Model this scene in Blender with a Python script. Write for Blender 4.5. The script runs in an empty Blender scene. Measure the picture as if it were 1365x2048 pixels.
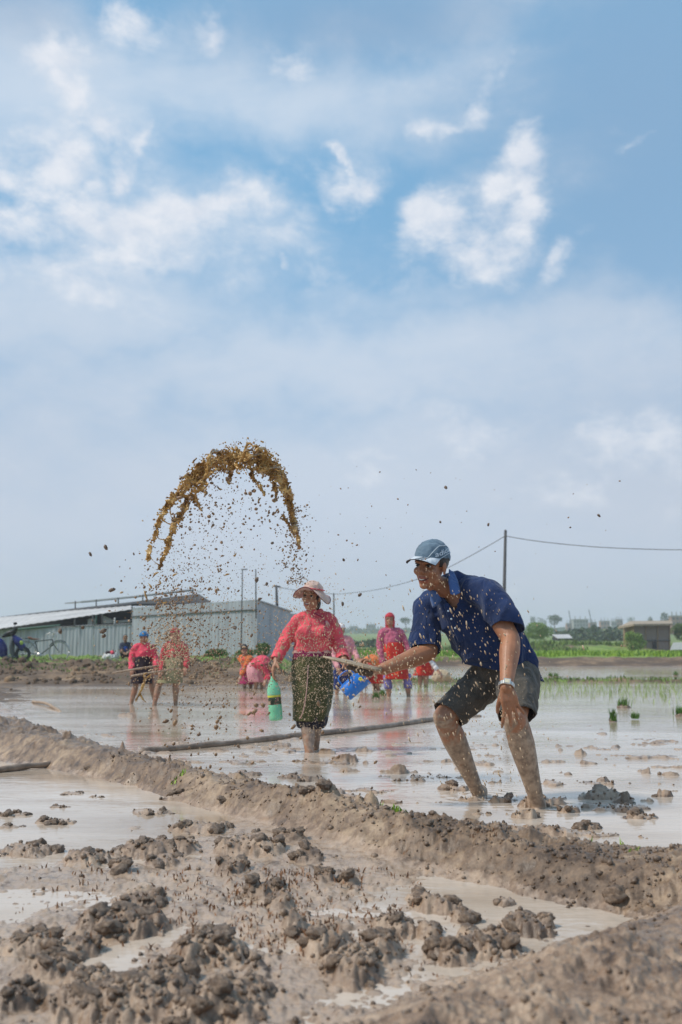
import bpy, bmesh, math, random
import numpy as np
from mathutils import Vector, Matrix
random.seed(7)
RNG = np.random.default_rng(7)
SC = bpy.context.scene
COL = SC.collection
R = math.radians

# ---------------------------------------------------------------- camera
FPX = 1991.0                       # focal length in photograph pixels (35 mm on a 36 mm tall frame)
CAMH = 0.80
PITCH = math.atan(273.0 / FPX)
cd = bpy.data.cameras.new('camera')
cd.sensor_fit = 'VERTICAL'; cd.sensor_height = 36.0; cd.sensor_width = 24.0
cd.lens = 36.0 * FPX / 2048.0
cd.clip_start = 0.05; cd.clip_end = 5000
cd.dof.use_dof = True; cd.dof.focus_distance = 5.2; cd.dof.aperture_fstop = 3.5
cam = bpy.data.objects.new('camera', cd); COL.objects.link(cam)
cam.location = (0, 0, CAMH); cam.rotation_euler = (math.pi/2 + PITCH, 0, 0)
SC.camera = cam

def ray(px, py):
    dx = (px - 682.5)/FPX; dz = (1024 - py)/FPX
    return Vector((dx, math.cos(PITCH) - dz*math.sin(PITCH), math.sin(PITCH) + dz*math.cos(PITCH)))
def P(px, py, Y):
    d = ray(px, py); t = Y/d.y
    return Vector((d.x*t, Y, CAMH + d.z*t))
def G(px, py, z=0.0):
    d = ray(px, py); t = (z - CAMH)/d.z
    return Vector((d.x*t, d.y*t, z))

# ---------------------------------------------------------------- node helper
class NT:
    def __init__(self, tree): self.t = tree; self.n = tree.nodes; self.l = tree.links
    def new(self, typ, **kw):
        n = self.n.new(typ)
        for k, v in kw.items(): setattr(n, k, v)
        return n
    def put(self, sock, val):
        if isinstance(val, bpy.types.NodeSocket): self.l.new(val, sock)
        elif val is not None:
            if isinstance(val, (tuple, list)) and len(val) == 3 and sock.type == 'RGBA': val = (*val, 1)
            sock.default_value = val
    def math(self, op, a, b=None, c=None, clamp=False):
        n = self.new('ShaderNodeMath', operation=op); n.use_clamp = clamp
        for i, v in enumerate((a, b, c)):
            if v is not None: self.put(n.inputs[i], v)
        return n.outputs[0]
    def vmath(self, op, a, b=None, out=0):
        n = self.new('ShaderNodeVectorMath', operation=op)
        self.put(n.inputs[0], a)
        if b is not None: self.put(n.inputs[1], b)
        return n.outputs[out]
    def mix(self, f, a, b):
        n = self.new('ShaderNodeMix', data_type='RGBA')
        self.put(n.inputs[0], f); self.put(n.inputs[6], a); self.put(n.inputs[7], b)
        return n.outputs[2]
    def step(self, v, lo, hi, a=0.0, b=1.0):
        n = self.new('ShaderNodeMapRange', interpolation_type='SMOOTHSTEP')
        self.put(n.inputs[0], v); n.inputs[1].default_value = lo; n.inputs[2].default_value = hi
        n.inputs[3].default_value = a; n.inputs[4].default_value = b
        return n.outputs[0]
    def noise(self, vec, scale, detail=4, rough=0.55, dist=0.0, out=0):
        n = self.new('ShaderNodeTexNoise'); n.noise_dimensions = '3D'
        self.put(n.inputs['Vector'], vec); n.inputs['Scale'].default_value = scale
        n.inputs['Detail'].default_value = detail; n.inputs['Roughness'].default_value = rough
        n.inputs['Distortion'].default_value = dist
        return n.outputs[out]
    def ramp(self, f, stops):
        n = self.new('ShaderNodeValToRGB'); el = n.color_ramp.elements
        while len(el) < len(stops): el.new(0.5)
        for e, (p, c) in zip(el, stops): e.position = p; e.color = (*c, 1)
        self.put(n.inputs[0], f)
        return n.outputs[0]
    def scalev(self, vec, s):
        n = self.new('ShaderNodeMapping'); self.put(n.inputs[0], vec); n.inputs[3].default_value = s
        return n.outputs[0]

# ---------------------------------------------------------------- world: hazy blue sky with soft clouds
SUN_DIR = Vector((-0.60, -0.12, 0.80)).normalized()
SUN_EL = math.asin(SUN_DIR.z); SUN_AZ = math.atan2(SUN_DIR.x, SUN_DIR.y)
W = bpy.data.worlds.new('World'); SC.world = W; W.use_nodes = True
w = NT(W.node_tree); w.n.clear()
sky = w.new('ShaderNodeTexSky', sky_type='NISHITA'); sky.sun_disc = False
sky.sun_elevation = SUN_EL; sky.sun_rotation = SUN_AZ
sky.altitude = 1300; sky.air_density = 1.0; sky.dust_density = 0.6; sky.ozone_density = 1.6
gen = w.new('ShaderNodeTexCoord').outputs['Generated']
dirv = w.vmath('NORMALIZE', gen)
sep = w.new('ShaderNodeSeparateXYZ'); w.put(sep.inputs[0], dirv)
dx_, dy_, dz_ = sep.outputs
az = w.math('ARCTAN2', dx_, dy_); el_ = w.math('ARCSINE', dz_)
# warped copies of azimuth / elevation so that cloud rims are ragged
stretch = w.scalev(dirv, (1.0, 1.0, 1.9))
nbig = w.noise(stretch, 4.0, 6, 0.6, 0.3)
nmid = w.noise(stretch, 9.0, 9, 0.62, 0.4)
nfine = w.noise(w.scalev(dirv, (1, 1, 1.4)), 26.0, 8, 0.62, 0.2)
wc = w.new('ShaderNodeTexNoise'); w.put(wc.inputs['Vector'], dirv); wc.inputs['Scale'].default_value = 11; wc.inputs['Detail'].default_value = 5
wsep = w.new('ShaderNodeSeparateXYZ'); w.put(wsep.inputs[0], wc.outputs[1])
azw = w.math('MULTIPLY_ADD', w.math('SUBTRACT', wsep.outputs[0], 0.5), 0.12, az)
elw = w.math('MULTIPLY_ADD', w.math('SUBTRACT', wsep.outputs[1], 0.5), 0.12, el_)
def azel(px, py):
    d = ray(px, py).normalized()
    return math.atan2(d.x, d.y), math.asin(d.z)
def field(blobs, A, E):
    tot = None
    for (px, py, rx, ry, wt, rot) in blobs:
        a0, e0 = azel(px, py)
        u = w.math('SUBTRACT', A, a0); v = w.math('SUBTRACT', E, e0)
        kx = math.cos(e0)*FPX/rx; ky = FPX/ry
        c, s = math.cos(R(rot)), math.sin(R(rot))
        if rot:
            u2 = w.math('MULTIPLY_ADD', u, c, w.math('MULTIPLY', v, s)); v2 = w.math('MULTIPLY_ADD', v, c, w.math('MULTIPLY', u, -s))
            u, v = u2, v2
        r2 = w.math('ADD', w.math('POWER', w.math('ABSOLUTE', w.math('MULTIPLY', u, kx)), 2.0), w.math('POWER', w.math('ABSOLUTE', w.math('MULTIPLY', v, ky)), 2.0))
        g = w.math('MULTIPLY', w.math('POWER', 2.718, w.math('MULTIPLY', r2, -0.7)), wt)
        tot = g if tot is None else w.math('MAXIMUM', tot, g)
    return tot
CUM = [(400,440,120,34,1.05,0),(240,455,190,44,.95,0),(50,470,130,60,.9,0),(310,520,230,52,.80,0),(120,560,170,40,.62,0),(440,560,70,35,.45,0),
       (122,130,42,30,1.0,0),(135,195,32,55,.72,0),(95,325,62,60,.82,25),(190,255,60,36,.7,-15),(40,385,70,46,.75,0),(225,345,26,32,.8,0),(165,375,34,24,.6,0),(292,280,32,18,.62,25),
       (708,362,46,32,.92,10),(655,322,26,10,.75,0),(560,553,22,11,.72,0),(610,130,32,30,.75,0),(262,25,40,36,.72,0),(410,65,26,22,.66,0),
       (1030,325,44,50,1.05,0),(975,400,62,34,.95,25),(852,470,56,54,1.05,0),(1030,450,46,62,.95,0),(930,515,110,40,.8,0),(925,460,50,40,.85,0),(1000,480,60,60,.85,0),(1020,390,50,50,.9,0),(930,195,22,40,.6,0),(870,245,95,18,.62,28),
       (1280,880,110,60,.92,0),(930,885,90,32,.72,0),(1170,960,90,36,.66,0),(1340,930,80,50,.7,0),(700,925,120,24,.42,0),(1270,330,34,10,.34,25),(740,990,70,24,.4,0),(1130,545,30,20,.55,0)]
VEIL = [(980,430,190,130,.62,20),(280,480,360,120,.85,0),(110,300,170,140,.72,0),(700,370,90,60,.4,0),(480,190,440,110,1.0,-4),(110,160,280,140,1.0,0),(820,170,260,70,.65,20),(640,740,800,110,1.05,4),(1150,640,330,80,.85,0),(180,620,340,110,.95,0),(400,540,200,110,.75,0),
        (820,600,300,55,.62,8),(680,1010,1500,240,.95,0),(1250,760,420,150,.8,0),(1000,20,150,60,.5,0)]
GREY = [(1280,230,300,330,.8,0),(760,40,330,70,.85,0),(40,10,120,60,.7,0),(1365,900,380,260,.5,0),(560,1230,1200,130,.62,0),(-40,900,420,280,.3,0)]
fc = field(CUM, azw, elw); fv = field(VEIL, azw, elw); fg = field(GREY, az, el_)
# the same sort of cloud goes on beyond the part of the sky in view
band = w.step(w.noise(w.scalev(dirv, (1, 1, 2.2)), 2.3, 3, 0.5), 0.36, 0.68)
inview = w.math('MULTIPLY', w.step(dy_, 0.80, 0.70), 1.0)
fv = w.math('MAXIMUM', fv, w.math('MULTIPLY', band, w.math('MULTIPLY', inview, .95)))
fc = w.math('MAXIMUM', fc, w.math('MULTIPLY', w.math('SUBTRACT', band, .25), w.math('MULTIPLY', inview, .8)))
cn = w.math('ADD', w.math('MULTIPLY', w.math('SUBTRACT', nmid, .5), 1.45), w.math('MULTIPLY', w.math('SUBTRACT', nfine, .5), .95))
cum = w.step(w.math('ADD', fc, cn), 0.16, 1.04)
vn = w.math('MULTIPLY', w.math('SUBTRACT', nbig, .5), 1.0)
vn2 = w.math('MULTIPLY_ADD', w.math('SUBTRACT', nmid, .5), .75, vn)
vn2 = w.math('MULTIPLY_ADD', w.math('SUBTRACT', nfine, .5), .25, vn2)
veil = w.step(w.math('ADD', fv, vn2), 0.10, 1.10)
hz = w.step(el_, R(26), R(1))
K = 1.0/0.10     # Background strength is 0.10; these are cloud radiances divided by it
def kc(c): return tuple(K*x for x in c)
blue = w.mix(1.0, sky.outputs[0], sky.outputs[0])
hs = w.new('ShaderNodeHueSaturation'); hs.inputs['Saturation'].default_value = 1.0; hs.inputs['Value'].default_value = 1.0; hs.inputs['Hue'].default_value = .5
w.put(hs.inputs['Color'], sky.outputs[0])
SKYBLUE = w.mix(0.80, hs.outputs[0], kc((0.215, 0.490, 0.775)))
c0 = w.mix(w.math('MULTIPLY', fg, .55), SKYBLUE, kc((0.30, 0.40, 0.56)))
c1 = w.mix(w.math('MULTIPLY', veil, .86), c0, w.mix(w.math('MULTIPLY', fg, .75), kc((0.63, 0.725, 0.845)), kc((0.40, 0.485, 0.62))))
c2 = w.mix(w.math('MULTIPLY', hz, .72), c1, w.mix(fg, kc((0.60, 0.655, 0.765)), kc((0.585, 0.615, 0.70))))
whiteness = w.math('MULTIPLY', cum, w.math('SUBTRACT', 1.0, w.math('MULTIPLY', hz, .38)))
c3 = w.mix(w.math('MULTIPLY', whiteness, .92), c2, w.mix(w.step(nfine, .3, .7), kc((0.70, 0.755, 0.85)), kc((0.84, 0.865, 0.92))))
bg = w.new('ShaderNodeBackground'); bg.inputs['Strength'].default_value = 0.10
w.put(bg.inputs['Color'], c3)
wo = w.new('ShaderNodeOutputWorld'); w.l.new(bg.outputs[0], wo.inputs['Surface'])

sd = bpy.data.lights.new('sun', 'SUN'); sd.energy = 3.3; sd.angle = R(8.0); sd.color = (1.0, 0.935, 0.83)
sun = bpy.data.objects.new('sun', sd); COL.objects.link(sun)
sun.rotation_euler = (-SUN_DIR).to_track_quat('-Z', 'Y').to_euler()
sun.location = SUN_DIR*60
vs = SC.view_settings; vs.view_transform = 'Standard'; vs.look = 'None'; vs.exposure = 0.0; vs.gamma = 1.0
SC.cycles.use_denoising = True
SC.cycles.max_bounces = 6; SC.cycles.diffuse_bounces = 3; SC.cycles.glossy_bounces = 3; SC.cycles.transmission_bounces = 4
SC.cycles.volume_bounces = 1

# ---------------------------------------------------------------- noise in numpy
_perm = np.random.default_rng(11).permutation(256).astype(np.int64); _perm = np.concatenate([_perm, _perm, _perm])
_g3 = np.random.default_rng(5).normal(size=(256, 3)); _g3 /= np.linalg.norm(_g3, axis=1)[:, None]
def perlin3(x, y, z):
    xi = np.floor(x).astype(np.int64); yi = np.floor(y).astype(np.int64); zi = np.floor(z).astype(np.int64)
    xf = x-xi; yf = y-yi; zf = z-zi
    fa = lambda t: t*t*t*(t*(t*6-15)+10)
    u, v, ww = fa(xf), fa(yf), fa(zf); tot = 0
    for a in (0, 1):
        wx = u if a else 1-u
        for b in (0, 1):
            wy = v if b else 1-v
            for c in (0, 1):
                wz = ww if c else 1-ww
                g = _g3[_perm[(_perm[(_perm[(xi+a) & 255] + yi+b) & 255] + zi+c) & 255]]
                tot = tot + wx*wy*wz*(g[..., 0]*(xf-a) + g[..., 1]*(yf-b) + g[..., 2]*(zf-c))
    return tot*1.6
def perlin2(x, y, seed=0):
    xi = np.floor(x).astype(np.int64); yi = np.floor(y).astype(np.int64)
    xf = x-xi; yf = y-yi
    fa = lambda t: t*t*t*(t*(t*6-15)+10)
    u, v = fa(xf), fa(yf); tot = 0
    for a in (0, 1):
        for b in (0, 1):
            g = _g3[_perm[(_perm[(xi+a+seed*17) & 255] + yi+b) & 255]]
            tot = tot + (u if a else 1-u)*(v if b else 1-v)*(g[..., 0]*(xf-a)+g[..., 1]*(yf-b))
    return tot*1.7
def fbm2(x, y, f, octv=4, seed=0, gain=.5):
    s = 0; a = 1.0
    for o in range(octv):
        s = s + a*perlin2(x*f+o*13.7+seed*3.1, y*f-o*7.3, seed+o); f *= 2.03; a *= gain
    return s
def worley_bump(x, y, r, seed=0, fill=1.0):
    """rounded knobs of radius ~r on a jittered lattice, 0..1"""
    gx = x/(r*1.25); gy = y/(r*1.25)
    xi = np.floor(gx).astype(np.int64); yi = np.floor(gy).astype(np.int64); best = np.zeros_like(x)
    for a in (-1, 0, 1):
        for b in (-1, 0, 1):
            h = _perm[(_perm[(xi+a+seed*31) & 255] + yi+b) & 255]
            h2 = _perm[h+57]; h3 = _perm[h+111]
            px = xi+a+.5+(h/255.-.5)*.9; py = yi+b+.5+(h2/255.-.5)*.9
            rr = (.55+.45*h3/255.)
            d2 = ((gx-px)**2+(gy-py)**2)/(rr*rr)
            k = np.sqrt(np.clip(1-d2, 0, 1))*rr
            if fill < 1: k = np.where(h3 < 255*fill, k, 0)
            best = np.maximum(best, k)
    return best
def sstep(a, b, x):
    t = np.clip((x-a)/(b-a), 0, 1); return t*t*(3-2*t)

# ---------------------------------------------------------------- materials
def mat_new(name):
    m = bpy.data.materials.new(name); m.use_nodes = True
    t = NT(m.node_tree); b = t.n['Principled BSDF']
    return m, t, b
def pmat(name, stops, scale=6, detail=5, rough=(.5, .7), bump=0.0, bscale=60, spec=.5, metallic=0, dist=0.0, sub=0, trans=0, stretch=None, sheen=0):
    m, t, b = mat_new(name)
    tc = t.new('ShaderNodeTexCoord').outputs['Object']
    v = t.scalev(tc, stretch) if stretch else tc
    if len(stops) == 1:
        b.inputs['Base Color'].default_value = (*stops[0][1], 1)
    else:
        f = t.noise(v, scale, detail, .6, dist)
        t.put(b.inputs['Base Color'], t.ramp(f, stops))
    f2 = t.noise(v, scale*1.7, 4, .55)
    t.put(b.inputs['Roughness'], t.step(f2, .3, .7, rough[0], rough[1]))
    b.inputs['Specular IOR Level'].default_value = spec; b.inputs['Metallic'].default_value = metallic
    if sheen: b.inputs['Sheen Weight'].default_value = sheen
    if sub: b.inputs['Subsurface Weight'].default_value = sub; b.inputs['Subsurface Radius'].default_value = (.01, .004, .002)
    if trans: b.inputs['Transmission Weight'].default_value = trans
    if bump:
        bn = t.new('ShaderNodeBump'); bn.inputs['Strength'].default_value = bump; bn.inputs['Distance'].default_value = .01
        t.put(bn.inputs['Height'], t.noise(v, bscale, 6, .6)); t.put(b.inputs['Normal'], bn.outputs[0])
    return m
def flat(name, c, rough=.6, metallic=0, spec=.5): 
    k = .86
    return pmat(name, [(.3, tuple(x*k for x in c)), (.7, tuple(min(1, x*1.12) for x in c))], 14, 4, (rough*.85, min(1, rough*1.15)), metallic=metallic, spec=spec)

# ---------------------------------------------------------------- object helpers
def link(o): COL.objects.link(o); return o
def tag(o, label=None, cat=None, group=None, kind=None):
    if label: o['label'] = label
    if cat: o['category'] = cat
    if group: o['group'] = group
    if kind: o['kind'] = kind
    return o
def empty(name, loc, label, cat, group=None):
    o = bpy.data.objects.new(name, None); o.empty_display_size = .1; link(o); o.location = loc
    return tag(o, label, cat, group)
def fast_mesh(name, v, quads):
    me = bpy.data.meshes.new(name); v = np.asarray(v, dtype=np.float32); q = np.asarray(quads, dtype=np.int32)
    n = q.shape[1]
    me.vertices.add(len(v)); me.vertices.foreach_set('co', v.ravel())
    me.loops.add(q.size); me.loops.foreach_set('vertex_index', q.ravel())
    me.polygons.add(len(q)); me.polygons.foreach_set('loop_start', np.arange(0, q.size, n, dtype=np.int32))
    me.update(calc_edges=True); me.validate()
    return me
def smooth(me, on=True): me.polygons.foreach_set('use_smooth', np.full(len(me.polygons), on)); me.update()
def mobj(name, me, mats, parent=None, loc=None):
    """mesh data in world coordinates -> object (child meshes are shifted to the parent's origin)"""
    if not isinstance(mats, (list, tuple)): mats = [mats]
    mi = np.zeros(len(me.polygons), dtype=np.int32); me.polygons.foreach_get('material_index', mi)
    me.materials.clear()
    for m in mats: me.materials.append(m)
    if len(mats) > 1: me.polygons.foreach_set('material_index', mi); me.update()
    o = bpy.data.objects.new(name, me); link(o)
    if parent is not None:
        root = parent; off = Vector((0, 0, 0))
        while root is not None: off = off + root.location; root = root.parent
        me.transform(Matrix.Translation(-off)); o.parent = parent
    elif loc is not None:
        me.transform(Matrix.Translation(-Vector(loc))); o.location = loc
    return o
def frame_from(d, up=None):
    d = Vector(d).normalized()
    up = Vector(up) if up is not None else Vector((0, 0, 1))
    if abs(d.dot(up.normalized())) > .97: up = Vector((0, 1, 0)) if abs(d.y) < .9 else Vector((1, 0, 0))
    s = d.cross(up).normalized(); u = s.cross(d).normalized()
    return s, u
def catmull(pts, k):
    n = len(pts); out = []
    for i in range(n-1):
        p0 = pts[max(i-1, 0)]; p1 = pts[i]; p2 = pts[i+1]; p3 = pts[min(i+2, n-1)]
        for j in range(k):
            t = j/k
            out.append(.5*((2*p1)+(p2-p0)*t+(2*p0-5*p1+4*p2-p3)*t*t+(3*p1-p0-3*p2+p3)*t**3))
    out.append(pts[-1]); return out
class MB:
    def __init__(s): s.v = []; s.f = []; s.m = []
    def add(s, v, f, m=0):
        b = len(s.v); s.v += [tuple(x) for x in v]; s.f += [tuple(i+b for i in q) for q in f]; s.m += [m]*len(f); return s
    def tube(s, pts, rad, n=12, k=1, flat=1.0, up=None, round_=True, m=0, closed=False):
        pts = [np.array(p, float) for p in pts]
        rad = list(rad) if hasattr(rad, '__len__') else [rad]*len(pts)
        if k > 1:
            pr = catmull([np.append(p, r) for p, r in zip(pts, rad)], k); pts = [q[:3] for q in pr]; rad = [max(1e-4, q[3]) for q in pr]
        if round_:
            d0 = pts[0]-pts[1]; d0 = d0/np.linalg.norm(d0); d1 = pts[-1]-pts[-2]; d1 = d1/np.linalg.norm(d1)
            a = [(pts[0]+d0*rad[0]*math.sin(t), rad[0]*math.cos(t)) for t in (1.45, 1.1, .6)]
            b = [(pts[-1]+d1*rad[-1]*math.sin(t), rad[-1]*math.cos(t)) for t in (.6, 1.1, 1.45)]
            pts = [q[0] for q in a]+pts+[q[0] for q in b]; rad = [q[1] for q in a]+rad+[q[1] for q in b]
        N = len(pts); V = []; side = None
        for i in range(N):
            d = pts[min(i+1, N-1)]-pts[max(i-1, 0)]; d = d/(np.linalg.norm(d)+1e-12)
            if side is None or up is not None:
                sd_, u_ = frame_from(d, up); side = np.array(sd_); u = np.array(u_)
            else:
                side = side - d*np.dot(side, d); side /= np.linalg.norm(side)+1e-12; u = np.cross(side, d)
            for j in range(n):
                t = 2*math.pi*j/n
                V.append(pts[i]+rad[i]*(math.cos(t)*side+math.sin(t)*u*flat))
        F = [(i*n+j, i*n+(j+1) % n, (i+1)*n+(j+1) % n, (i+1)*n+j) for i in range(N-1) for j in range(n)]
        F.append(tuple(range(n-1, -1, -1))); F.append(tuple((N-1)*n+j for j in range(n)))
        return s.add(V, F, m)
    def ell(s, c, r, M=None, nu=18, nv=12, m=0):
        V = []; F = []; c = np.array(c, float); r = (r, r, r) if not hasattr(r, '__len__') else r
        for i in range(nv+1):
            ph = math.pi*i/nv; ph = min(max(ph, 1e-3), math.pi-1e-3)
            for j in range(nu):
                t = 2*math.pi*j/nu
                q = np.array((r[0]*math.sin(ph)*math.cos(t), r[1]*math.sin(ph)*math.sin(t), r[2]*math.cos(ph)))
                if M is not None: q = M @ q
                V.append(c+q)
        F = [((i+1)*nu+j, (i+1)*nu+(j+1) % nu, i*nu+(j+1) % nu, i*nu+j) for i in range(nv) for j in range(nu)]
        F.append(tuple(range(nu))); F.append(tuple(nv*nu+j for j in range(nu-1, -1, -1)))
        return s.add(V, F, m)
    def box(s, c, size, M=None, m=0):
        c = np.array(c, float); V = []
        for z in (-.5, .5):
            for y in (-.5, .5):
                for x in (-.5, .5):
                    q = np.array((x*size[0], y*size[1], z*size[2]))
                    if M is not None: q = M @ q
                    V.append(c+q)
        return s.add(V, [(0, 2, 3, 1), (4, 5, 7, 6), (0, 1, 5, 4), (2, 6, 7, 3), (0, 4, 6, 2), (1, 3, 7, 5)], m)
    def loft(s, secs, n=24, fold=None, cap=False, m=0):
        """secs: (centre, X half-vector, Y half-vector); fold(theta, t) scales the ring"""
        V = []; N = len(secs)
        for i, (c, X, Y) in enumerate(secs):
            c = np.array(c, float); X = np.array(X, float); Y = np.array(Y, float)
            for j in range(n):
                t = 2*math.pi*j/n; k = 1+(fold(t, i/(N-1)) if fold else 0)
                V.append(c+k*(math.cos(t)*X+math.sin(t)*Y))
        F = [(i*n+j, i*n+(j+1) % n, (i+1)*n+(j+1) % n, (i+1)*n+j) for i in range(N-1) for j in range(n)]
        if cap: F.append(tuple(range(n-1, -1, -1))); F.append(tuple((N-1)*n+j for j in range(n)))
        return s.add(V, F, m)
    def lathe(s, o, ax, prof, n=24, m=0):
        """prof: (radius, height) along axis ax from o"""
        ax = Vector(ax).normalized(); sd_, u = frame_from(ax); o = Vector(o)
        V = []
        for r, h in prof:
            for j in range(n):
                t = 2*math.pi*j/n; V.append(o+ax*h+(sd_*math.cos(t)+u*math.sin(t))*max(r, 1e-4))
        F = [(i*n+j, i*n+(j+1) % n, (i+1)*n+(j+1) % n, (i+1)*n+j) for i in range(len(prof)-1) for j in range(n)]
        return s.add(V, F, m)
    def mesh(s, name='m'):
        me = bpy.data.meshes.new(name); me.from_pydata(s.v, [], s.f); me.update()
        if any(s.m): me.polygons.foreach_set('material_index', np.array(s.m, dtype=np.int32))
        return me
    def build(s, name, mats, parent=None, loc=None, sm=True):
        me = s.mesh(name)
        bm = bmesh.new(); bm.from_mesh(me); bmesh.ops.recalc_face_normals(bm, faces=bm.faces[:]); bm.to_mesh(me); bm.free()
        smooth(me, sm); return mobj(name, me, mats, parent, loc)
def evaluated(me, mods):
    o = bpy.data.objects.new('tmp', me); link(o)
    for typ, kw in mods:
        md = o.modifiers.new('m', typ)
        for k, v in kw.items(): setattr(md, k, v)
    dg = bpy.context.evaluated_depsgraph_get(); dg.update()
    out = bpy.data.meshes.new_from_object(o.evaluated_get(dg)); bpy.data.objects.remove(o); return out
def remesh(mb, voxel, it=4, f=.5):
    me = mb.mesh('tmp')
    out = evaluated(me, [('REMESH', dict(mode='VOXEL', voxel_size=voxel)), ('SMOOTH', dict(factor=f, iterations=it))])
    bpy.data.meshes.remove(me); smooth(out); return out
def getv(me):
    a = np.empty(len(me.vertices)*3, dtype=np.float32); me.vertices.foreach_get('co', a); return a.reshape(-1, 3).astype(float)
def setv(me, v): me.vertices.foreach_set('co', np.asarray(v, dtype=np.float32).ravel()); me.update()
def getn(me):
    a = np.empty(len(me.vertices)*3, dtype=np.float32); me.vertex_normals.foreach_get('vector', a); return a.reshape(-1, 3).astype(float)
def displace(me, fn): v = getv(me); n = getn(me); setv(me, v+n*fn(v)[:, None])
def folds(amp, freq, ax=(1, 1, 1), seed=0.0):
    def fn(v):
        x, y, z = (v[:, i]*freq*ax[i]+seed for i in range(3))
        a = perlin3(x, y, z); b = perlin3(x*2.1+5, y*2.1, z*2.1+9)
        return amp*(1-2.4*np.abs(a)+.5*b)
    return fn
def cut(me, co, no, centre=None, rad=None):
    bm = bmesh.new(); bm.from_mesh(me)
    fs = bm.faces[:] if centre is None else [f for f in bm.faces if (f.calc_center_median()-Vector(centre)).length < rad]
    vs_ = {v for f in fs for v in f.verts}; es = {e for f in fs for e in f.edges}
    bmesh.ops.bisect_plane(bm, geom=list(vs_)+list(es)+fs, plane_co=co, plane_no=no, clear_outer=False, clear_inner=False)
    co = Vector(co); no = Vector(no).normalized()
    kill = [f for f in bm.faces if (f.calc_center_median()-co).dot(no) > 1e-6 and (centre is None or (f.calc_center_median()-Vector(centre)).length < rad)]
    bmesh.ops.delete(bm, geom=kill, context='FACES'); bm.to_mesh(me); bm.free(); smooth(me)
def kill_verts(me, mask):
    bm = bmesh.new(); bm.from_mesh(me); bm.verts.ensure_lookup_table()
    bmesh.ops.delete(bm, geom=[bm.verts[i] for i in np.nonzero(mask)[0]], context='VERTS'); bm.to_mesh(me); bm.free(); smooth(me)
def solid(me, th):
    out = evaluated(me, [('SOLIDIFY', dict(thickness=th, offset=-1.0))]); smooth(out); return out
def copy_obj(o, parent=None):
    c = o.copy(); COL.objects.link(c)
    if parent is not None: c.parent = parent
    return c
# ---------------------------------------------------------------- terrain
RIDGE = np.array([(-9,13.8,.16,.8),(-5,10.9,.16,.85),(-3.3,9.15,.16,.85),(-2.6,8.1,.155,.60),(-2.05,7.4,.14,.42),(-1.55,6.75,.108,.27),(-1.18,6.25,.100,.25),(-.82,5.72,.102,.245),(-.44,5.15,.102,.23),
                  (-.20,4.84,.106,.24),(.04,4.50,.106,.28),(.34,4.10,.096,.30),(.60,3.81,.094,.36),(.93,3.52,.105,.42),(1.22,3.33,.115,.44),(1.9,3.0,.13,.48),(3.4,2.3,.13,.5)])
BANK = np.array([(2.6,3.75,.14,.72),(1.7,3.04,.14,.74),(1.17,2.47,.14,.76),(.84,2.12,.145,.76),(.52,1.83,.145,.74),(.2,1.54,.14,.70),(-.2,1.2,.13,.6),(-.9,.7,.12,.5)])
def polydist(x, y, L):
    best = np.full(x.shape, 1e9); hh = np.zeros(x.shape); ww = np.ones(x.shape)
    for a, b in zip(L[:-1], L[1:]):
        ex, ey = b[0]-a[0], b[1]-a[1]; t = np.clip(((x-a[0])*ex+(y-a[1])*ey)/(ex*ex+ey*ey), 0, 1)
        d = np.hypot(x-a[0]-t*ex, y-a[1]-t*ey); m = d < best
        best = np.where(m, d, best); hh = np.where(m, a[2]+t*(b[2]-a[2]), hh); ww = np.where(m, a[3]+t*(b[3]-a[3]), ww)
    return best, hh, ww
# clods of turned mud: photograph position and rough size, put on the ground plane
CL = [(55,1690,120,46),(175,1712,90,36),(300,1692,130,46),(365,1690,60,36),(400,1650,120,34),(495,1690,130,50),(465,1738,60,34),(620,1716,60,26),(250,1840,170,60),(285,1795,90,44),
      (405,1885,110,90),(455,1900,80,50),(150,1895,90,44),(60,1890,120,44),(235,1985,260,90),(330,1960,120,60),(590,1848,46,44),(650,1882,90,56),(705,1925,110,70),(790,1850,90,44),(760,1895,80,50),(880,1800,100,46),(840,1790,60,30),
      (965,1875,130,64),(900,1900,80,50),(1060,1838,96,60),(700,1762,34,22),(520,1782,50,24),(562,1805,50,26),(650,1760,36,24),(545,1775,40,20),(110,1640,90,18),(30,1625,70,18),(300,1620,110,20),(200,1590,60,12),(150,1585,60,12),
      (350,1595,70,16),(450,2005,150,70),(380,2030,100,50),(500,1985,70,40),(540,1700,60,30),(580,1680,60,26),(120,1610,50,14),(860,1860,50,40),(20,1650,60,16),(640,1650,80,20),(1010,1800,40,24),(930,1830,60,30),(40,1990,90,60),(330,1720,70,30),(240,1740,40,28),(180,1960,80,50),(100,1935,90,40),
      (910,1575,70,16),(1200,1590,90,20),(1050,1632,56,12),(1095,1602,80,20),(1285,1632,70,14),(1250,1602,50,12),(730,1500,54,9),(690,1520,54,12),(655,1505,40,7),(1160,1506,30,8),(1205,1560,30,7),(1040,1456,30,7),(560,1490,60,9),(440,1500,60,8),(1330,1590,40,8),(1000,1600,50,12),(960,1625,50,10),(1140,1620,50,12),(1060,1610,50,12),(700,1540,40,9),(800,1545,36,7),(1290,1545,24,6),(1180,1655,60,9),(840,1560,40,8),(330,1405,60,8),(250,1430,50,6),(480,1432,40,6),(620,1560,50,8)]
CLP = []
for (px, py, sx, sy) in CL:
    g = G(px, py+sy*.3); k = g.y/FPX
    CLP.append((g.x, g.y, sx*k*.5, min(sy*k*1.25, sx*k*.8), .34*sy*k))
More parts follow.
